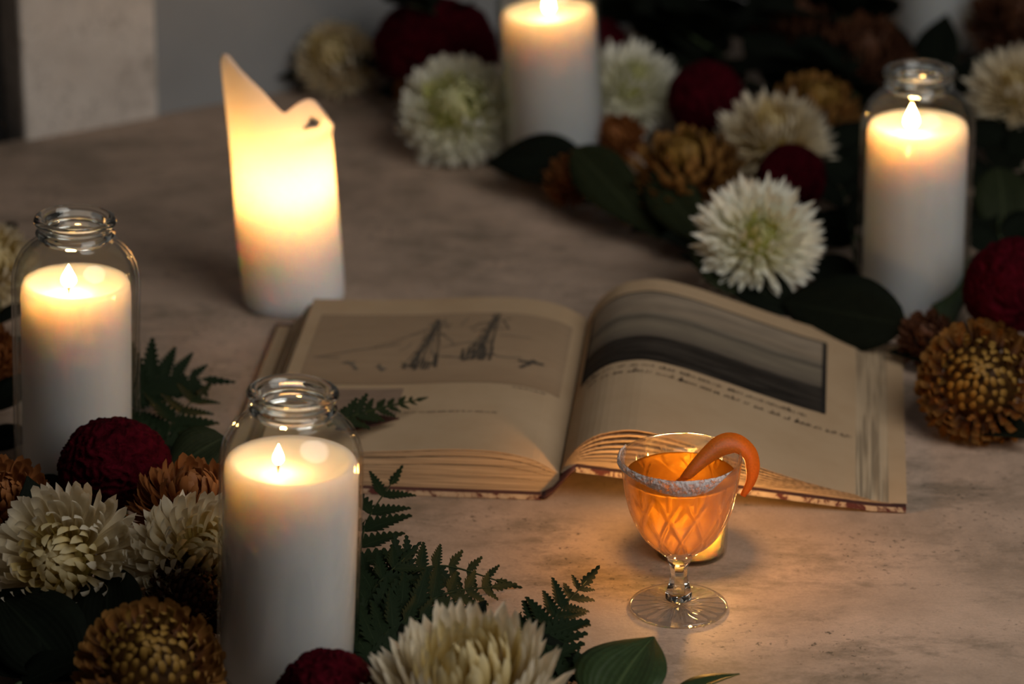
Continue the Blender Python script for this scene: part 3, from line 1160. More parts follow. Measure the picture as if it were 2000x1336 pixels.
    obj('handwriting', strokes('handwriting', 1, hw), FR, t, False)['kind'] = 'stuff'
    return t


build_book()


# ------------------------------------------------------------------ flowers
def petal_data(L, W, curl, cup, pointed, rows=6, wid_pow=1.0):
    """petal growing along +Z, bending towards -X, width along Y"""
    V, UV, Fc = [], [], []
    x = z = 0.0
    for i in range(rows + 1):
        t = i / rows
        if i:
            ps = -curl * ((t - 0.5 / rows) ** 1.3) * 1.3
            x += math.sin(ps) * L / rows
            z += math.cos(ps) * L / rows
        wv = W * (0.30 + 0.70 * math.sin(math.pi * min(1, t * 0.78 + 0.06)) ** wid_pow)
        tipt = max(0.0, (t - 0.70) / 0.30)
        wv *= (1 - tipt ** (1.3 if pointed else 2.8)) * (1 - 0.03) + 0.03
        for s in (-1, 0, 1):
            V.append(Vector((x - (abs(s) * cup * wv), s * wv, z)))
            UV.append((s * 0.5 + 0.5, t))
    for i in range(rows):
        for j in range(2):
            b = i * 3 + j
            Fc.append((b, b + 1, b + 4, b + 3))
    return V, Fc, UV


def basis(axis):
    z = Vector(axis).normalized()
    x = Vector((0, 0, 1)).cross(z)
    if x.length < 1e-3:
        x = Vector((1, 0, 0))
    x.normalize()
    y = z.cross(x)
    return Matrix((x, y, z)).transposed().to_4x4()


KINDS_OF_FLOWER = {
    # petals, length, width, curl (deg), cup, pointed, polar max, lean out, core, how far the growth direction follows the polar angle
    'incurved': dict(n=295, L=0.76, W=0.064, curl=76, cup=0.60, pointed=False, pmax=125, lean=26, core=0.44, follow=0.84),
    'spiky': dict(n=430, L=0.64, W=0.052, curl=40, cup=0.55, pointed=True, pmax=125, lean=10, core=0.40, follow=0.92),
    'upright': dict(n=290, L=0.80, W=0.066, curl=34, cup=0.6, pointed=False, pmax=125, lean=4, core=0.50, follow=0.52),
    'scaly': dict(n=295, L=0.44, W=0.058, curl=84, cup=0.7, pointed=False, pmax=125, lean=28, core=0.64, follow=0.86),
    'tuft': dict(n=170, L=0.72, W=0.085, curl=70, cup=0.6, pointed=False, pmax=118, lean=18, core=0.40, follow=0.88),
}
_pm = {}


def chrysanthemum(label, px, py, z, rad, axis, kind, mats, group, singly, seed, name='chrysanthemum', squash=1.0):
    """mats = (outer petal, inner petal, stem); singly = each petal its own part"""
    K = KINDS_OF_FLOWER[kind]
    rnd = random.Random(seed)
    c = at(px, py, z)
    root = thing(name, label, 'flower', c, group)
    Mr = basis(axis)
    # core and stem
    core = obj('flower_core', lathe('flower_core', [(0.0001, -rad * 0.42), (rad * 0.26, -rad * 0.36), (rad * K['core'] * 0.92, -rad * 0.05), (rad * K['core'] * 0.72, rad * K['core'] * 0.5), (rad * K['core'] * 0.36, rad * K['core'] * 0.72), (0.0001, rad * K['core'] * 0.78)], 20), mats[1], root)
    core.matrix_local = Mr
    down = -(Mr.to_3x3() @ Vector((0, 0, 1)))
    p1 = down * rad * 0.38
    p3 = Vector((down.x * rad * 1.0, down.y * rad * 1.0, -z + 0.004))
    st = curve_pts([p1, p1 + down * rad * 0.3 + Vector((0, 0, -rad * 0.1)) if p1.z + down.z * rad * 0.3 - rad * 0.1 > p3.z + 0.003 else (p1 + p3) / 2, p3], 8)
    obj('stem', tube('stem', st, 0.0022, 6), mats[2], root)
    # three lengths of petal share their meshes
    vars_ = []
    for q in range(3):
        key = (kind, q)
        if key not in _pm:
            cl = R(K['curl'] * (1.15, 1.0, 0.72)[q])
            _pm[key] = petal_data(1.0, (1.15, 1.0, 0.95)[q] * K['W'] / K['L'], cl, K['cup'], K['pointed'])
        vars_.append(_pm[key])
    meshes = {}
    JV, JF, JU, JM = [], [], [], []
    n = K['n']
    for i in range(n):
        f_ = (i + 0.5) / n
        ph = R(K['pmax']) * f_ ** 0.52
        az = i * 2.399963 + rnd.uniform(-0.12, 0.12)
        q = 0 if f_ < 0.16 else (1 if f_ < 0.72 else 2)
        Ls = rad * K['L'] * (0.66 + 0.34 * min(1, f_ / 0.40)) * (rnd.uniform(0.88, 1.10) if not K['pointed'] else rnd.uniform(0.72, 1.18))
        grow = ph * K['follow'] + R(K['lean']) * min(1, f_ * 2.2) + R(rnd.uniform(-9, 9))
        cr = rad * K['core']
        bp = Vector((math.sin(ph) * cr, 0, math.cos(ph) * cr * 0.9 * squash))
        M = Mr @ Matrix.Rotation(az, 4, 'Z') @ Matrix.Translation(bp) @ Matrix.Rotation(grow, 4, 'Y') @ Matrix.Rotation(R(rnd.uniform(-14, 14)), 4, 'Z') @ Matrix.Diagonal((Ls, Ls * rnd.uniform(0.9, 1.12), Ls, 1))
        V, Fc, UV = vars_[q]
        mi = 1 if f_ < (0.07 if K['pointed'] else 0.22) else 0
        # keep petals above the table
        lowest = min((M @ v).z for v in V)
        if lowest + z < 0.0015:
            M = Matrix.Translation((0, 0, 0.0015 - lowest - z)) @ M
        if singly:
            key = (q, mi)
            if key not in meshes:
                meshes[key] = mesh_of('petal', V, Fc, UV)
                meshes[key].materials.append(mats[mi])
                for p in meshes[key].polygons:
                    p.use_smooth = True
            o = bpy.data.objects.new('petal', meshes[key])
            col.objects.link(o)
            o.parent = root
            o.matrix_local = M
        else:
            b = len(JV)
            JV += [M @ v for v in V]
            JU += UV
            JF += [tuple(b + k for k in ff) for ff in Fc]
            JM += [mi] * len(Fc)
    if not singly:
        me = mesh_of('petals', JV, JF, JU)
        me.materials.append(mats[0])
        me.materials.append(mats[1])
        me.polygons.foreach_set('material_index', JM)
        o = obj('petals', me, None, root)
        o['kind'] = 'stuff'
    return root


M_GREEN_STEM = mat_plain('green_stem', (0.05, 0.075, 0.03), 0.6)
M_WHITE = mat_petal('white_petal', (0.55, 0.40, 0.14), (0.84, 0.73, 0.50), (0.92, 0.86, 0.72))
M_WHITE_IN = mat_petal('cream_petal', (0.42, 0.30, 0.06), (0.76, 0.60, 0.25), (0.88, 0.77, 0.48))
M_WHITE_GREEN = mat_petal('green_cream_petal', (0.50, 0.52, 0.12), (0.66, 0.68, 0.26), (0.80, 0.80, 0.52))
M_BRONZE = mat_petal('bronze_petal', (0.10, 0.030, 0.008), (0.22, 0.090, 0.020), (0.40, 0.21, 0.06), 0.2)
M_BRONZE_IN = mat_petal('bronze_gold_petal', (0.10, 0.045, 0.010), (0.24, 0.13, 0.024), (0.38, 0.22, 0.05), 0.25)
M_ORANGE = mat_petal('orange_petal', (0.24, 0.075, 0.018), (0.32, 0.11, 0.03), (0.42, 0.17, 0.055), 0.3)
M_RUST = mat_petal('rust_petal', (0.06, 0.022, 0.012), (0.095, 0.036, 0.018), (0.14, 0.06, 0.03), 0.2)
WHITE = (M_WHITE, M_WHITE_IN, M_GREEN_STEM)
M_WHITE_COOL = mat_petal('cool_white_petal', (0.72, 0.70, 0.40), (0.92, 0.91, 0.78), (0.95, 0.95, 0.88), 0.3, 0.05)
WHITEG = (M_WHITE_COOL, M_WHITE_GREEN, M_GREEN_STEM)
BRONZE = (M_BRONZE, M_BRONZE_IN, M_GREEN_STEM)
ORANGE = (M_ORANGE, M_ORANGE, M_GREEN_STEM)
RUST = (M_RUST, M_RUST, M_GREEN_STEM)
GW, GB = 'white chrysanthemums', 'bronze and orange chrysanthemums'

# white heads
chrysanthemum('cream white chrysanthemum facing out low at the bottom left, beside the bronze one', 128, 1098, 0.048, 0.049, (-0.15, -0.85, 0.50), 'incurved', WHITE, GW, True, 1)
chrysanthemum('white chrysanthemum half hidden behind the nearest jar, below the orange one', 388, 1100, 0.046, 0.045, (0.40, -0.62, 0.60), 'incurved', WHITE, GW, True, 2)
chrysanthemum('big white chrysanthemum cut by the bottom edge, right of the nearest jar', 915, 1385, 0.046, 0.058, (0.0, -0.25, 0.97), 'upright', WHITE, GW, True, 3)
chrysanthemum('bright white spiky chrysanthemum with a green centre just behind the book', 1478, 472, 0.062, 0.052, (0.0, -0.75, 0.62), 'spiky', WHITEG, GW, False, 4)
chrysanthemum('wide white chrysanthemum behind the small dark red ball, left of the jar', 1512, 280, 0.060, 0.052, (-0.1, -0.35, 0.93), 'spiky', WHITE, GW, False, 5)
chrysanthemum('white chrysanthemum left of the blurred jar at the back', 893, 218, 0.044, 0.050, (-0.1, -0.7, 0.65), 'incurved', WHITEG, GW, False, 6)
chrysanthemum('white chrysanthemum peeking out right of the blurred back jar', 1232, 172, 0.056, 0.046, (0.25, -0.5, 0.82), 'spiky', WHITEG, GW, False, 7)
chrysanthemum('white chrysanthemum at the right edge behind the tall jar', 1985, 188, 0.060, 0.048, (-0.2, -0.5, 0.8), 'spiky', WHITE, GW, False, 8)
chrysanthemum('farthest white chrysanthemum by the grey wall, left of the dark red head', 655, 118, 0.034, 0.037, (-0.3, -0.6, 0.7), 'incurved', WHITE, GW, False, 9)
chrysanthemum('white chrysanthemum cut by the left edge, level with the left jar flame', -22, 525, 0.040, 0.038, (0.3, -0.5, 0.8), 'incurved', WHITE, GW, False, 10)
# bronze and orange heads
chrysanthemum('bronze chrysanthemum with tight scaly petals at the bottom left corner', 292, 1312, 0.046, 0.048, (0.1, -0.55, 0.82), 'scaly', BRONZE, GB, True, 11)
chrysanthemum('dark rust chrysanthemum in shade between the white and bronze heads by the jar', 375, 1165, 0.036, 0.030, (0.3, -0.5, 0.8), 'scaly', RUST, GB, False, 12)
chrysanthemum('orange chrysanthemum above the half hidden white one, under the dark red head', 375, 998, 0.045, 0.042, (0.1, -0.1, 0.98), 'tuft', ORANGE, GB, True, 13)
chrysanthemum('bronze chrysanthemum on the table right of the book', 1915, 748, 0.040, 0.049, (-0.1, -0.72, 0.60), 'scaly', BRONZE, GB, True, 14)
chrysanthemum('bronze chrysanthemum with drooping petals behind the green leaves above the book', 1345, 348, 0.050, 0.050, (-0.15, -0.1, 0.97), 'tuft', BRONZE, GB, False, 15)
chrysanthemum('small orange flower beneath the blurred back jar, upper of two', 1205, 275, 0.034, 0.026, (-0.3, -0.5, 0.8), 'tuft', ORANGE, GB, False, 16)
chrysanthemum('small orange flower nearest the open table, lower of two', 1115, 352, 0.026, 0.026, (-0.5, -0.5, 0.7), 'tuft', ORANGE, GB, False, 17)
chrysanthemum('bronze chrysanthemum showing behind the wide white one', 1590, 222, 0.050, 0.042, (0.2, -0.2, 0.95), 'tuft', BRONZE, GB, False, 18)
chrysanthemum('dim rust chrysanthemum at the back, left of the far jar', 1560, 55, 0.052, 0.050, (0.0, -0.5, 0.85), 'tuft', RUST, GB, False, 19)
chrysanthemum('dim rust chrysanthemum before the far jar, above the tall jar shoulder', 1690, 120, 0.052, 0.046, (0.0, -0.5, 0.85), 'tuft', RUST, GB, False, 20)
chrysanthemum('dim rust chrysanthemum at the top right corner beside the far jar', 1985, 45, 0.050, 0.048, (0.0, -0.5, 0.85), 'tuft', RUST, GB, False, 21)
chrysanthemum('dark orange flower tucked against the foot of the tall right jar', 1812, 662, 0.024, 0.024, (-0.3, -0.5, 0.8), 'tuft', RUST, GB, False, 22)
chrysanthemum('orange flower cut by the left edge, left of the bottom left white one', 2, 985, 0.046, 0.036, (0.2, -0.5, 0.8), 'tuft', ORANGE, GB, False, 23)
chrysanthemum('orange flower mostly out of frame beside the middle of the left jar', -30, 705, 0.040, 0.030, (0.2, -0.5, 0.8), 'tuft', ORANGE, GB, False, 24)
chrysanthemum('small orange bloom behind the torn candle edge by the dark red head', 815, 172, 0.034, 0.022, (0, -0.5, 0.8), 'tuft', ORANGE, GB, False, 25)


# ------------------------------------------------------------------ crimson cockscomb heads
def mat_velvet(name, color):
    m, nt, out = new_mat(name)
    v = tc(nt)
    n = noise_tex(nt, v, 140, 5, 0.7, 0.5)
    c = ramp(nt, n, [(0.35, [x * 0.35 for x in color]), (0.6, color), (0.8, [min(1, x * 1.7) for x in color])])
    principled(nt, out, c, 0.75, bump(nt, n, 0.9, 0.003), Specular_IOR_Level=0.03)
    return m


M_CRIMSON = mat_velvet('crimson_velvet', (0.062, 0.002, 0.007))


def cockscomb(label, px, py, z, rad, squash, seed, turn=0.0, sub=6):
    c = at(px, py, z)
    root = thing('cockscomb_flower', label, 'flower', c, 'dark red cockscomb flowers')
    bm = bmesh.new()
    bmesh.ops.create_icosphere(bm, subdivisions=sub, radius=1.0)
    off = Vector((seed * 3.7, seed * 1.3, seed * 2.1))
    for v in bm.verts:
        d = v.co.normalized()
        q = d * 2.6 + off
        # brain-like folds: ridged noise warped by a slower one
        wq = q + 0.6 * Vector((noise.noise(q * 0.9), noise.noise(q * 0.9 + Vector((5, 0, 0))), noise.noise(q * 0.9 + Vector((0, 7, 0)))))
        rg = 1 - abs(noise.noise(wq * 1.9)) * 2.2
        fine = noise.noise(wq * 8.0) + 0.6 * abs(noise.noise(q * 17.0))
        r = 1 + 0.10 * noise.noise(q * 0.6) + 0.085 * rg + 0.035 * fine
        if d.z < -0.3:
            r *= 1 - 0.25 * (-d.z - 0.3)
        v.co = Vector((d.x * r * squash[0], d.y * r * squash[1], d.z * r * squash[2])) * rad
    me = bpy.data.meshes.new('flower_head')
    bm.to_mesh(me)
    bm.free()
    h = obj('flower_head', me, M_CRIMSON, root)
    h.rotation_euler = (0, R(turn), seed)
    obj('stem', tube('stem', [(0, 0, -rad * squash[2] * 0.7), (0.004, 0.004, (-rad * squash[2] * 0.7 - z) / 2), (0.006, 0.010, -z + 0.003)], 0.0035, 8), M_GREEN_STEM, root)
    return root


cockscomb('dark crimson cockscomb head in front of the left jar', 225, 915, 0.052, 0.037, (1.02, 0.95, 0.86), 1, 12)
cockscomb('dark crimson cockscomb head at the bottom edge before the nearest jar', 645, 1372, 0.040, 0.036, (0.95, 0.85, 0.82), 2)
cockscomb('crimson cockscomb head between the white flowers, right of the back jar', 1380, 198, 0.058, 0.035, (0.92, 0.9, 0.95), 3)
cockscomb('small crimson cockscomb ball between the wide and the spiky white flowers', 1545, 350, 0.058, 0.030, (0.95, 0.9, 0.95), 4)
cockscomb('dark crimson cockscomb head at the right edge above the bronze flower', 1972, 565, 0.055, 0.036, (0.85, 0.9, 1.1), 5)
cockscomb('large almost black cockscomb head at the back, left of the blurred jar', 852, 95, 0.062, 0.052, (1.05, 0.9, 0.85), 6)
cockscomb('small crimson cockscomb tip showing beside the blurred back jar', 1180, 82, 0.060, 0.020, (1, 1, 1), 7, sub=4)


# ------------------------------------------------------------------ leaves
M_LEAF = mat_leaf('dark_green_leaf', (0.026, 0.034, 0.015), (0.045, 0.056, 0.026), 0.6)
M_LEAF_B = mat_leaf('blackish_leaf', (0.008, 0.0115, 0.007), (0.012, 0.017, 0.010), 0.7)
M_LEAF_BRIGHT = mat_leaf('fresh_green_leaf', (0.040, 0.068, 0.024), (0.075, 0.11, 0.042))
M_LEAF_RED = mat_leaf('maroon_leaf', (0.055, 0.022, 0.016), (0.07, 0.03, 0.02))


def leaf_mesh(name, base, tip, width, up=(0, 0, 1), sag=0.10, fold=0.25, rows=14, wavy=0.0, blunt=False):
    """broad leaf from base to tip with a folded midrib and real thickness"""
    base, tip = Vector(base), Vector(tip)
    ax = tip - base
    L = ax.length
    ax.normalize()
    up = Vector(up)
    side = ax.cross(up)
    if side.length < 1e-4:
        side = Vector((1, 0, 0))
    side.normalize()
    nrm = side.cross(ax)
    V, UV, Fc = [], [], []
    for lay in (0, 1):
        for i in range(rows + 1):
            t = i / rows
            wv = width * 0.5 * ((math.sin(math.pi * t ** 0.75) ** 0.95 * (1.12 - 0.25 * t) if not blunt else math.sin(math.pi * t ** 1.15) ** 0.6) if 0 < t < 1 else 0)
            wv = max(wv, 0.0006)
            p = base + ax * (L * t) + nrm * (sag * L * math.sin(math.pi * t * 0.9)) + nrm * (wavy * L * 0.04 * math.sin(t * 11))
            for s in (-1, -0.5, 0, 0.5, 1):
                lift = fold * wv * abs(s) + wavy * 0.06 * wv * math.sin(t * 17 + s * 2)
                V.append(p + side * wv * s + nrm * (lift - 0.0006 * lay))
                UV.append((s, t * 3))
    k = (rows + 1) * 5
    for i in range(rows):
        for j in range(4):
            b = i * 5 + j
            Fc.append((b, b + 1, b + 6, b + 5))
            Fc.append((k + b, k + b + 5, k + b + 6, k + b + 1))
        for j in (0, 4):
            b = i * 5 + j
            Fc.append((b, b + 5, k + b + 5, k + b) if j == 0 else (b, k + b, k + b + 5, b + 5))
    return mesh_of(name, V, Fc, UV)


def leaf(label, p0, z0, p1, z1, width, mat=None, **kw):
    b = at(p0[0], p0[1], z0)
    q = at(p1[0], p1[1], z1)
    me = leaf_mesh('leaf', (0, 0, 0), q - b, width, **kw)
    o = obj('leaf', me, mat or M_LEAF)
    o.location = b
    return tag(o, label, 'leaf', 'loose broad leaves')


def sprig(label, pts, n, L, width, mat, seed, spread=65, z_tip=None):
    """leafy twig: stem through (px, py, z) points with leaves on both sides"""
    rnd = random.Random(seed)
    P = curve_pts([at(a, b, c) for a, b, c in pts], 16)
    root = thing('leafy_sprig', label, 'foliage', P[0], 'leafy sprigs under the flowers')
    P = [p - P[0] for p in P]
    z0 = root.location.z
    obj('stem', tube('stem', P, [0.0024 - 0.0012 * i / 15 for i in range(16)], 6), M_GREEN_STEM, root)
    for i in range(n):
        t = (i + 0.6) / n
        f_ = t * 15
        k = min(14, int(f_))
        p = P[k].lerp(P[k + 1], f_ - k)
        tg = (P[k + 1] - P[k]).normalized()
        sd = 1 if i % 2 else -1
        an = R(spread * rnd.uniform(0.6, 1.1)) * sd * (0.25 if i == n - 1 else 1)
        d = (Matrix.Rotation(an, 3, 'Z') @ tg)
        d.z += rnd.uniform(-0.15, 0.45)
        d.normalize()
        ll = L * rnd.uniform(0.8, 1.15)
        if (p + d * ll).z + z0 < 0.003:
            d.z = (0.004 - p.z - z0) / ll
        o = obj('leaf', leaf_mesh('leaf', p, p + d * ll, width * rnd.uniform(0.85, 1.1), up=(rnd.uniform(-0.4, 0.4), rnd.uniform(-0.7, 0.0), 1), sag=rnd.uniform(0.02, 0.12), fold=rnd.uniform(0.15, 0.45), rows=10), mat, root)
    return root


leaf('broad fresh green leaf at the bottom edge below the cocktail glass', (1175, 1395), 0.012, (1277, 1247), 0.030, 0.058, M_LEAF_BRIGHT, up=(-0.25, -0.6, 1), sag=0.06, fold=0.30)
leaf('narrow green leaf tip at the bottom edge, right of the broad fresh leaf', (1310, 1362), 0.004, (1445, 1318), 0.012, 0.016, M_LEAF_BRIGHT, sag=0.05)
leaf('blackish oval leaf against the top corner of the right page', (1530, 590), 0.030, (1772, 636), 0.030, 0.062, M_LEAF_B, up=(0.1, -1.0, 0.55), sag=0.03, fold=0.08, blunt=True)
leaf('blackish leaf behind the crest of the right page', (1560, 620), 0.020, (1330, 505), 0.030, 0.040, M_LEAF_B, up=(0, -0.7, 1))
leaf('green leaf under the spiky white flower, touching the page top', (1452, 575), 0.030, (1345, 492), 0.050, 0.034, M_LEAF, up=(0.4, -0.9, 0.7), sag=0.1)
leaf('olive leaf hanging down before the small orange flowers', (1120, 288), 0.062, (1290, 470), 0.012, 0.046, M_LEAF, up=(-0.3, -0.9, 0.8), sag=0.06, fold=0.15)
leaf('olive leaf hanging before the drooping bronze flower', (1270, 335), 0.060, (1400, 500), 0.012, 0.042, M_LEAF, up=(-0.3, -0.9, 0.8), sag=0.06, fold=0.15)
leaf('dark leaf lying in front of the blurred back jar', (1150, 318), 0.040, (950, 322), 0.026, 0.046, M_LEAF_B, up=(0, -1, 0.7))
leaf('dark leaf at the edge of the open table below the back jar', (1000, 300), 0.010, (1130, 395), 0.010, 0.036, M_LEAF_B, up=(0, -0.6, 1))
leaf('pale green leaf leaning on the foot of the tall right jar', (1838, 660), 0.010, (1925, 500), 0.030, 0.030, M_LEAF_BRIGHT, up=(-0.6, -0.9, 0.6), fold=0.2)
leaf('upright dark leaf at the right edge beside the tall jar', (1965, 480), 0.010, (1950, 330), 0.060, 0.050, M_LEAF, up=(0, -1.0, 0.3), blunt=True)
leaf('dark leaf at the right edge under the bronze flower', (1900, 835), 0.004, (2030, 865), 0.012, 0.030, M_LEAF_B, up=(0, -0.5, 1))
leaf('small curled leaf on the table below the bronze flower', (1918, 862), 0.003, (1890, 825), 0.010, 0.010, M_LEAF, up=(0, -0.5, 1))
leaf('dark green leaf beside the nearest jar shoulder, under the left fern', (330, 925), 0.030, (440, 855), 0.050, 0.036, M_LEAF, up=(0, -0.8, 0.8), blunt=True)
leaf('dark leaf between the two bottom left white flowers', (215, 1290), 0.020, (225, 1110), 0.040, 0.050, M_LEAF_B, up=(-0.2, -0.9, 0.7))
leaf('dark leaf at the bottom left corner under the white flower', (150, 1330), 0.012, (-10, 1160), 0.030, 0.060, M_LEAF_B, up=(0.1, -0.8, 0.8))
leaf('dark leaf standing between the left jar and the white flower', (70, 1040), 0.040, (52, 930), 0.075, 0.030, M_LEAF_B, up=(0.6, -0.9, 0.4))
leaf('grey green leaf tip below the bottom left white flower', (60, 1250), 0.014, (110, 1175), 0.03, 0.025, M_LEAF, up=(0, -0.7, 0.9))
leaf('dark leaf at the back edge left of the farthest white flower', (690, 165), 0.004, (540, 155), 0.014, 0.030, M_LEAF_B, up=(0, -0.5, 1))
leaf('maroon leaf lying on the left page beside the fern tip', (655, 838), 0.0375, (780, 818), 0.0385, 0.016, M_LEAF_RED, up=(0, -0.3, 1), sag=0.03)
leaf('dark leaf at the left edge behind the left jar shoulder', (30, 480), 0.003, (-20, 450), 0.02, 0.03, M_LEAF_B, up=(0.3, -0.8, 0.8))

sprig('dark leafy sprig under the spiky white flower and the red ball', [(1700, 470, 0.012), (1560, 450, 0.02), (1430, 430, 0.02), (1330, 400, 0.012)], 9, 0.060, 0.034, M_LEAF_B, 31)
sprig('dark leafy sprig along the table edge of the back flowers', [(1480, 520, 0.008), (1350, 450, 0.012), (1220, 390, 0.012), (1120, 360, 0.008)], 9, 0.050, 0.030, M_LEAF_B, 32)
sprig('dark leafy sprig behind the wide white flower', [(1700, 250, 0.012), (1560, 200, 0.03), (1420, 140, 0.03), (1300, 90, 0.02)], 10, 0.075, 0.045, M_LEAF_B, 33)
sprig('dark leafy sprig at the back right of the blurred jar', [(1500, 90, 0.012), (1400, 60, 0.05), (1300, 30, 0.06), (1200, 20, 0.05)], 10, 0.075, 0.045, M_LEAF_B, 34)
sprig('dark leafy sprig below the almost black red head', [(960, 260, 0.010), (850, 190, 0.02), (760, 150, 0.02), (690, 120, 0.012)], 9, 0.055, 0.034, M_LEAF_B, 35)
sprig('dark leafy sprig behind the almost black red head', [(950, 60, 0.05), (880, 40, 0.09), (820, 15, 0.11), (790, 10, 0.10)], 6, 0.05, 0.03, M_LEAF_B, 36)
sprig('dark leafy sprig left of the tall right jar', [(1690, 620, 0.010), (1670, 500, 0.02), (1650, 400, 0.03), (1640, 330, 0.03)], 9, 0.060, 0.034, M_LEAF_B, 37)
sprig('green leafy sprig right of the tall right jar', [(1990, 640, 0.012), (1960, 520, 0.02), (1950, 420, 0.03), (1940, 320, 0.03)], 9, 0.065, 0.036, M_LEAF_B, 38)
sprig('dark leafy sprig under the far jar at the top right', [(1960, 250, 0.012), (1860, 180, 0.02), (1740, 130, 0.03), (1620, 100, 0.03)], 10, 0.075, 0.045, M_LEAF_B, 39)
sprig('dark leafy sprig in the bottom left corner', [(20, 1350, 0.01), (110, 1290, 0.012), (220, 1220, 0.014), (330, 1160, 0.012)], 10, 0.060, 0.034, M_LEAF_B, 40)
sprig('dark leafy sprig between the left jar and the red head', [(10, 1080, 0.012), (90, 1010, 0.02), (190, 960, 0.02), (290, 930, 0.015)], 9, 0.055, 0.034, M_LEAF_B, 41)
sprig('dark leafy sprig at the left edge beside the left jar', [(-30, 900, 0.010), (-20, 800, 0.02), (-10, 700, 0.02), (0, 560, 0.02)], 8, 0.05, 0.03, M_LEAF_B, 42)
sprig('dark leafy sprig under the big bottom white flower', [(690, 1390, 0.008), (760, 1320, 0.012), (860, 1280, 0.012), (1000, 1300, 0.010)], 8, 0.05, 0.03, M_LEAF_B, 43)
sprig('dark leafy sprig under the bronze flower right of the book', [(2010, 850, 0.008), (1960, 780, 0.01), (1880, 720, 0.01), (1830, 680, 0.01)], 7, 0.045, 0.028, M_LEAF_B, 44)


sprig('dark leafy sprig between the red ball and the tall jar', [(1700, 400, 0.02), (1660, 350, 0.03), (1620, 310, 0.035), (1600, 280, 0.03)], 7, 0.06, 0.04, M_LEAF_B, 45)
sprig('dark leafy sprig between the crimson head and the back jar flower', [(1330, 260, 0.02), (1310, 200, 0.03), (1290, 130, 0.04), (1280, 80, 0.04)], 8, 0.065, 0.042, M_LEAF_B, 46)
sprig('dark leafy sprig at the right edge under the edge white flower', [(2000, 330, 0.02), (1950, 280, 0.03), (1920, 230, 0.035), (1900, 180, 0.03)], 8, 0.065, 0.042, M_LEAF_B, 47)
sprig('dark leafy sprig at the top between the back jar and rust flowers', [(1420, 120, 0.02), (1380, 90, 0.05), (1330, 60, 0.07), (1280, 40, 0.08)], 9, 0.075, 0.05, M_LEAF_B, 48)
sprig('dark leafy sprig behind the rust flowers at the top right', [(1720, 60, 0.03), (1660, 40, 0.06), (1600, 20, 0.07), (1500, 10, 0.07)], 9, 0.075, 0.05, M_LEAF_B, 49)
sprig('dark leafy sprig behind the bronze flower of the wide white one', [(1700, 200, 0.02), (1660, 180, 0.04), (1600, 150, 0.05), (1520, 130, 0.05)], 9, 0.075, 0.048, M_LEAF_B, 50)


# ------------------------------------------------------------------ fern fronds
M_FERN = mat_leaf('fern_green', (0.013, 0.024, 0.010), (0.022, 0.034, 0.015), 0.62)
_pin = {}


def pinna_mesh(teeth):
    """one toothed leaflet along +X, unit length, slightly folded"""
    if teeth in _pin:
        return _pin[teeth]
    V, UV, Fc = [], [], []
    pts = []
    for i in range(teeth):
        a, b = i / teeth, (i + 0.72) / teeth
        env = lambda q: 0.24 * (1 - q) ** 0.75 * min(1, 0.45 + q * 5)
        pts += [(a, env(a) * 0.62), (a + 0.55 / teeth, env(a)), (b + 0.1 / teeth, env(b) * 1.02)]
    pts.append((1.0, 0.004))
    for lay in (0, 1):
        for x, w_ in pts:
            xs = x
            z = -0.10 * x * x - 0.0025 * lay * 4
            V += [Vector((min(1, xs + w_ * 0.35), w_, z + 0.25 * w_)), Vector((xs, 0, z)), Vector((min(1, xs + w_ * 0.35), -w_, z + 0.25 * w_))]
            UV += [(1, x), (0, x), (-1, x)]
    k = len(pts) * 3
    for i in range(len(pts) - 1):
        for j in range(2):
            b = i * 3 + j
            Fc.append((b, b + 3, b + 4, b + 1))
            Fc.append((k + b, k + b + 1, k + b + 4, k + b + 3))
    me = mesh_of('leaflet', V, Fc, UV)
    me.materials.append(M_FERN)
    for p in me.polygons:
        p.use_smooth = True
    _pin[teeth] = me
    return me


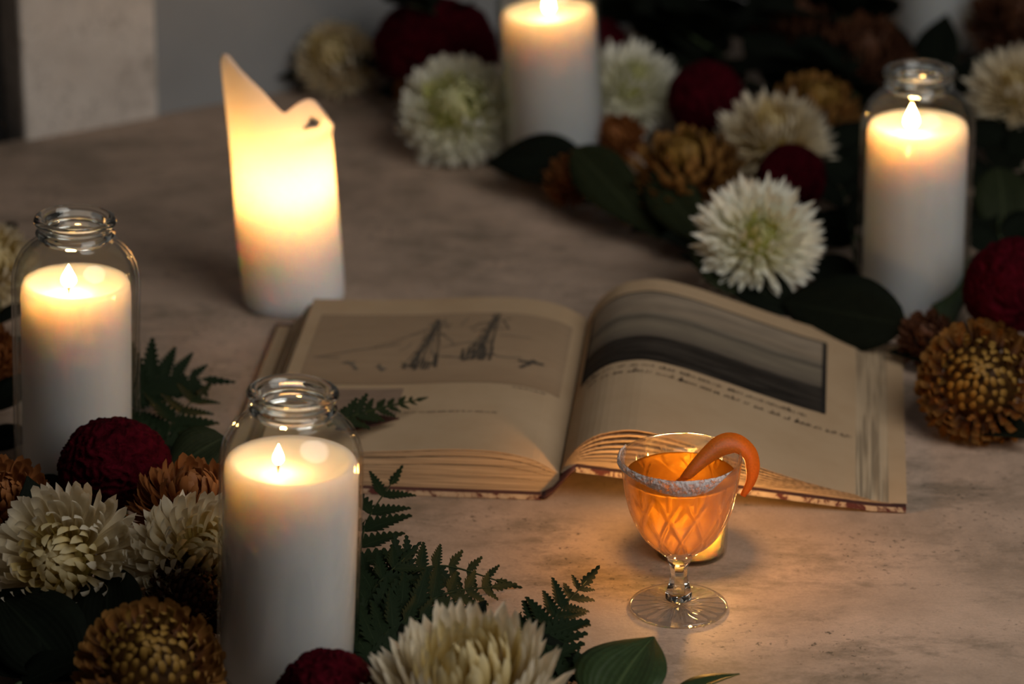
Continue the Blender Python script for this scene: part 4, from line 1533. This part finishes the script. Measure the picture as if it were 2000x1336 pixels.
def frond(label, pts, n, Lmax, seed, up=(0, -1.0, 0.75), ang=52, taper=0.8):
    rnd = random.Random(seed)
    P = curve_pts([at(a, b, c) for a, b, c in pts], 24)
    root = thing('fern_frond', label, 'fern', P[0], 'leatherleaf fern fronds')
    P = [p - P[0] for p in P]
    obj('stem', tube('stem', P, [0.0013 - 0.0008 * i / 23 for i in range(24)], 6), M_FERN, root)
    U = Vector(up).normalized()
    for i in range(n):
        t = 0.06 + 0.94 * (i / n)
        f_ = t * 23
        k = min(22, int(f_))
        p = P[k].lerp(P[k + 1], f_ - k)
        tg = (P[k + 1] - P[k]).normalized()
        sd0 = tg.cross(U).normalized()
        nn = sd0.cross(tg)
        ll = Lmax * ((1 - t) ** taper * 0.82 + 0.18) * min(1, 0.55 + t * 3)
        for sd in (1, -1):
            an = R(ang + rnd.uniform(-7, 7)) * (1 - 0.25 * t)
            d = (tg * math.cos(an) + sd0 * sd * math.sin(an) + nn * rnd.uniform(-0.12, 0.2)).normalized()
            y = nn.cross(d).normalized()
            z_ = d.cross(y)
            l2 = ll * rnd.uniform(0.88, 1.1)
            M = Matrix((d, y, z_)).transposed().to_4x4()
            o = bpy.data.objects.new('leaflet', pinna_mesh(8 if ll > 0.022 else 5))
            col.objects.link(o)
            o.parent = root
            o.matrix_local = Matrix.Translation(p) @ M @ Matrix.Diagonal((l2, l2 * 1.05, l2, 1))
    o = bpy.data.objects.new('leaflet', pinna_mesh(5))
    col.objects.link(o)
    o.parent = root
    d = (P[23] - P[21]).normalized()
    y = U.cross(d).normalized() * -1
    o.matrix_local = Matrix.Translation(P[22]) @ Matrix((d, y, d.cross(y))).transposed().to_4x4() @ Matrix.Diagonal((Lmax * 0.5, Lmax * 0.36, Lmax * 0.4, 1))
    return root


frond('fern frond rising right behind the nearest jar towards the book cover', [(690, 1190, 0.015), (700, 1100, 0.022), (716, 1020, 0.030), (770, 935, 0.036)], 7, 0.050, 51, ang=60, taper=0.45)
frond('fern frond arching right from the nearest jar, its tip drooping on the table', [(690, 1200, 0.014), (770, 1140, 0.026), (860, 1105, 0.028), (985, 1138, 0.006)], 10, 0.042, 52, ang=62)
frond('fern frond pointing right behind the big bottom white flower', [(690, 1270, 0.012), (770, 1215, 0.022), (870, 1160, 0.026), (975, 1145, 0.014)], 9, 0.046, 53, ang=46, taper=0.6)
frond('crisp fern frond right of the big bottom white flower, pointing at the goblet', [(1015, 1370, 0.014), (1042, 1285, 0.022), (1085, 1205, 0.030), (1145, 1135, 0.032)], 11, 0.056, 54, ang=46, taper=0.8)
frond('short fern tip peeking above the big bottom white flower', [(950, 1290, 0.012), (975, 1245, 0.018), (1010, 1205, 0.018)], 5, 0.020, 55)
frond('fern tip at the bottom edge between white flower and broad leaf', [(1050, 1380, 0.010), (1090, 1325, 0.018), (1155, 1285, 0.020)], 4, 0.034, 56)
frond('fern frond beside the left jar, upper one', [(250, 800, 0.02), (285, 755, 0.032), (335, 735, 0.036), (405, 741, 0.032)], 6, 0.050, 57, ang=50)
frond('fern frond between the left jar and the nearest jar', [(300, 905, 0.02), (322, 860, 0.030), (345, 815, 0.036), (395, 765, 0.036)], 7, 0.052, 58, ang=58, taper=0.5)
frond('fern tip lying over the left page beside the nearest jar rim', [(640, 832, 0.050), (700, 808, 0.052), (760, 793, 0.050), (820, 780, 0.046)], 8, 0.024, 59, ang=34)
frond('fern frond low beside the foot of the nearest jar', [(690, 1340, 0.010), (725, 1275, 0.02), (770, 1225, 0.026), (850, 1200, 0.024)], 8, 0.046, 60, taper=0.5)
frond('fern frond in deep shade close to the nearest jar side', [(680, 1290, 0.012), (700, 1220, 0.024), (730, 1150, 0.034), (790, 1090, 0.040)], 8, 0.050, 61, taper=0.5)
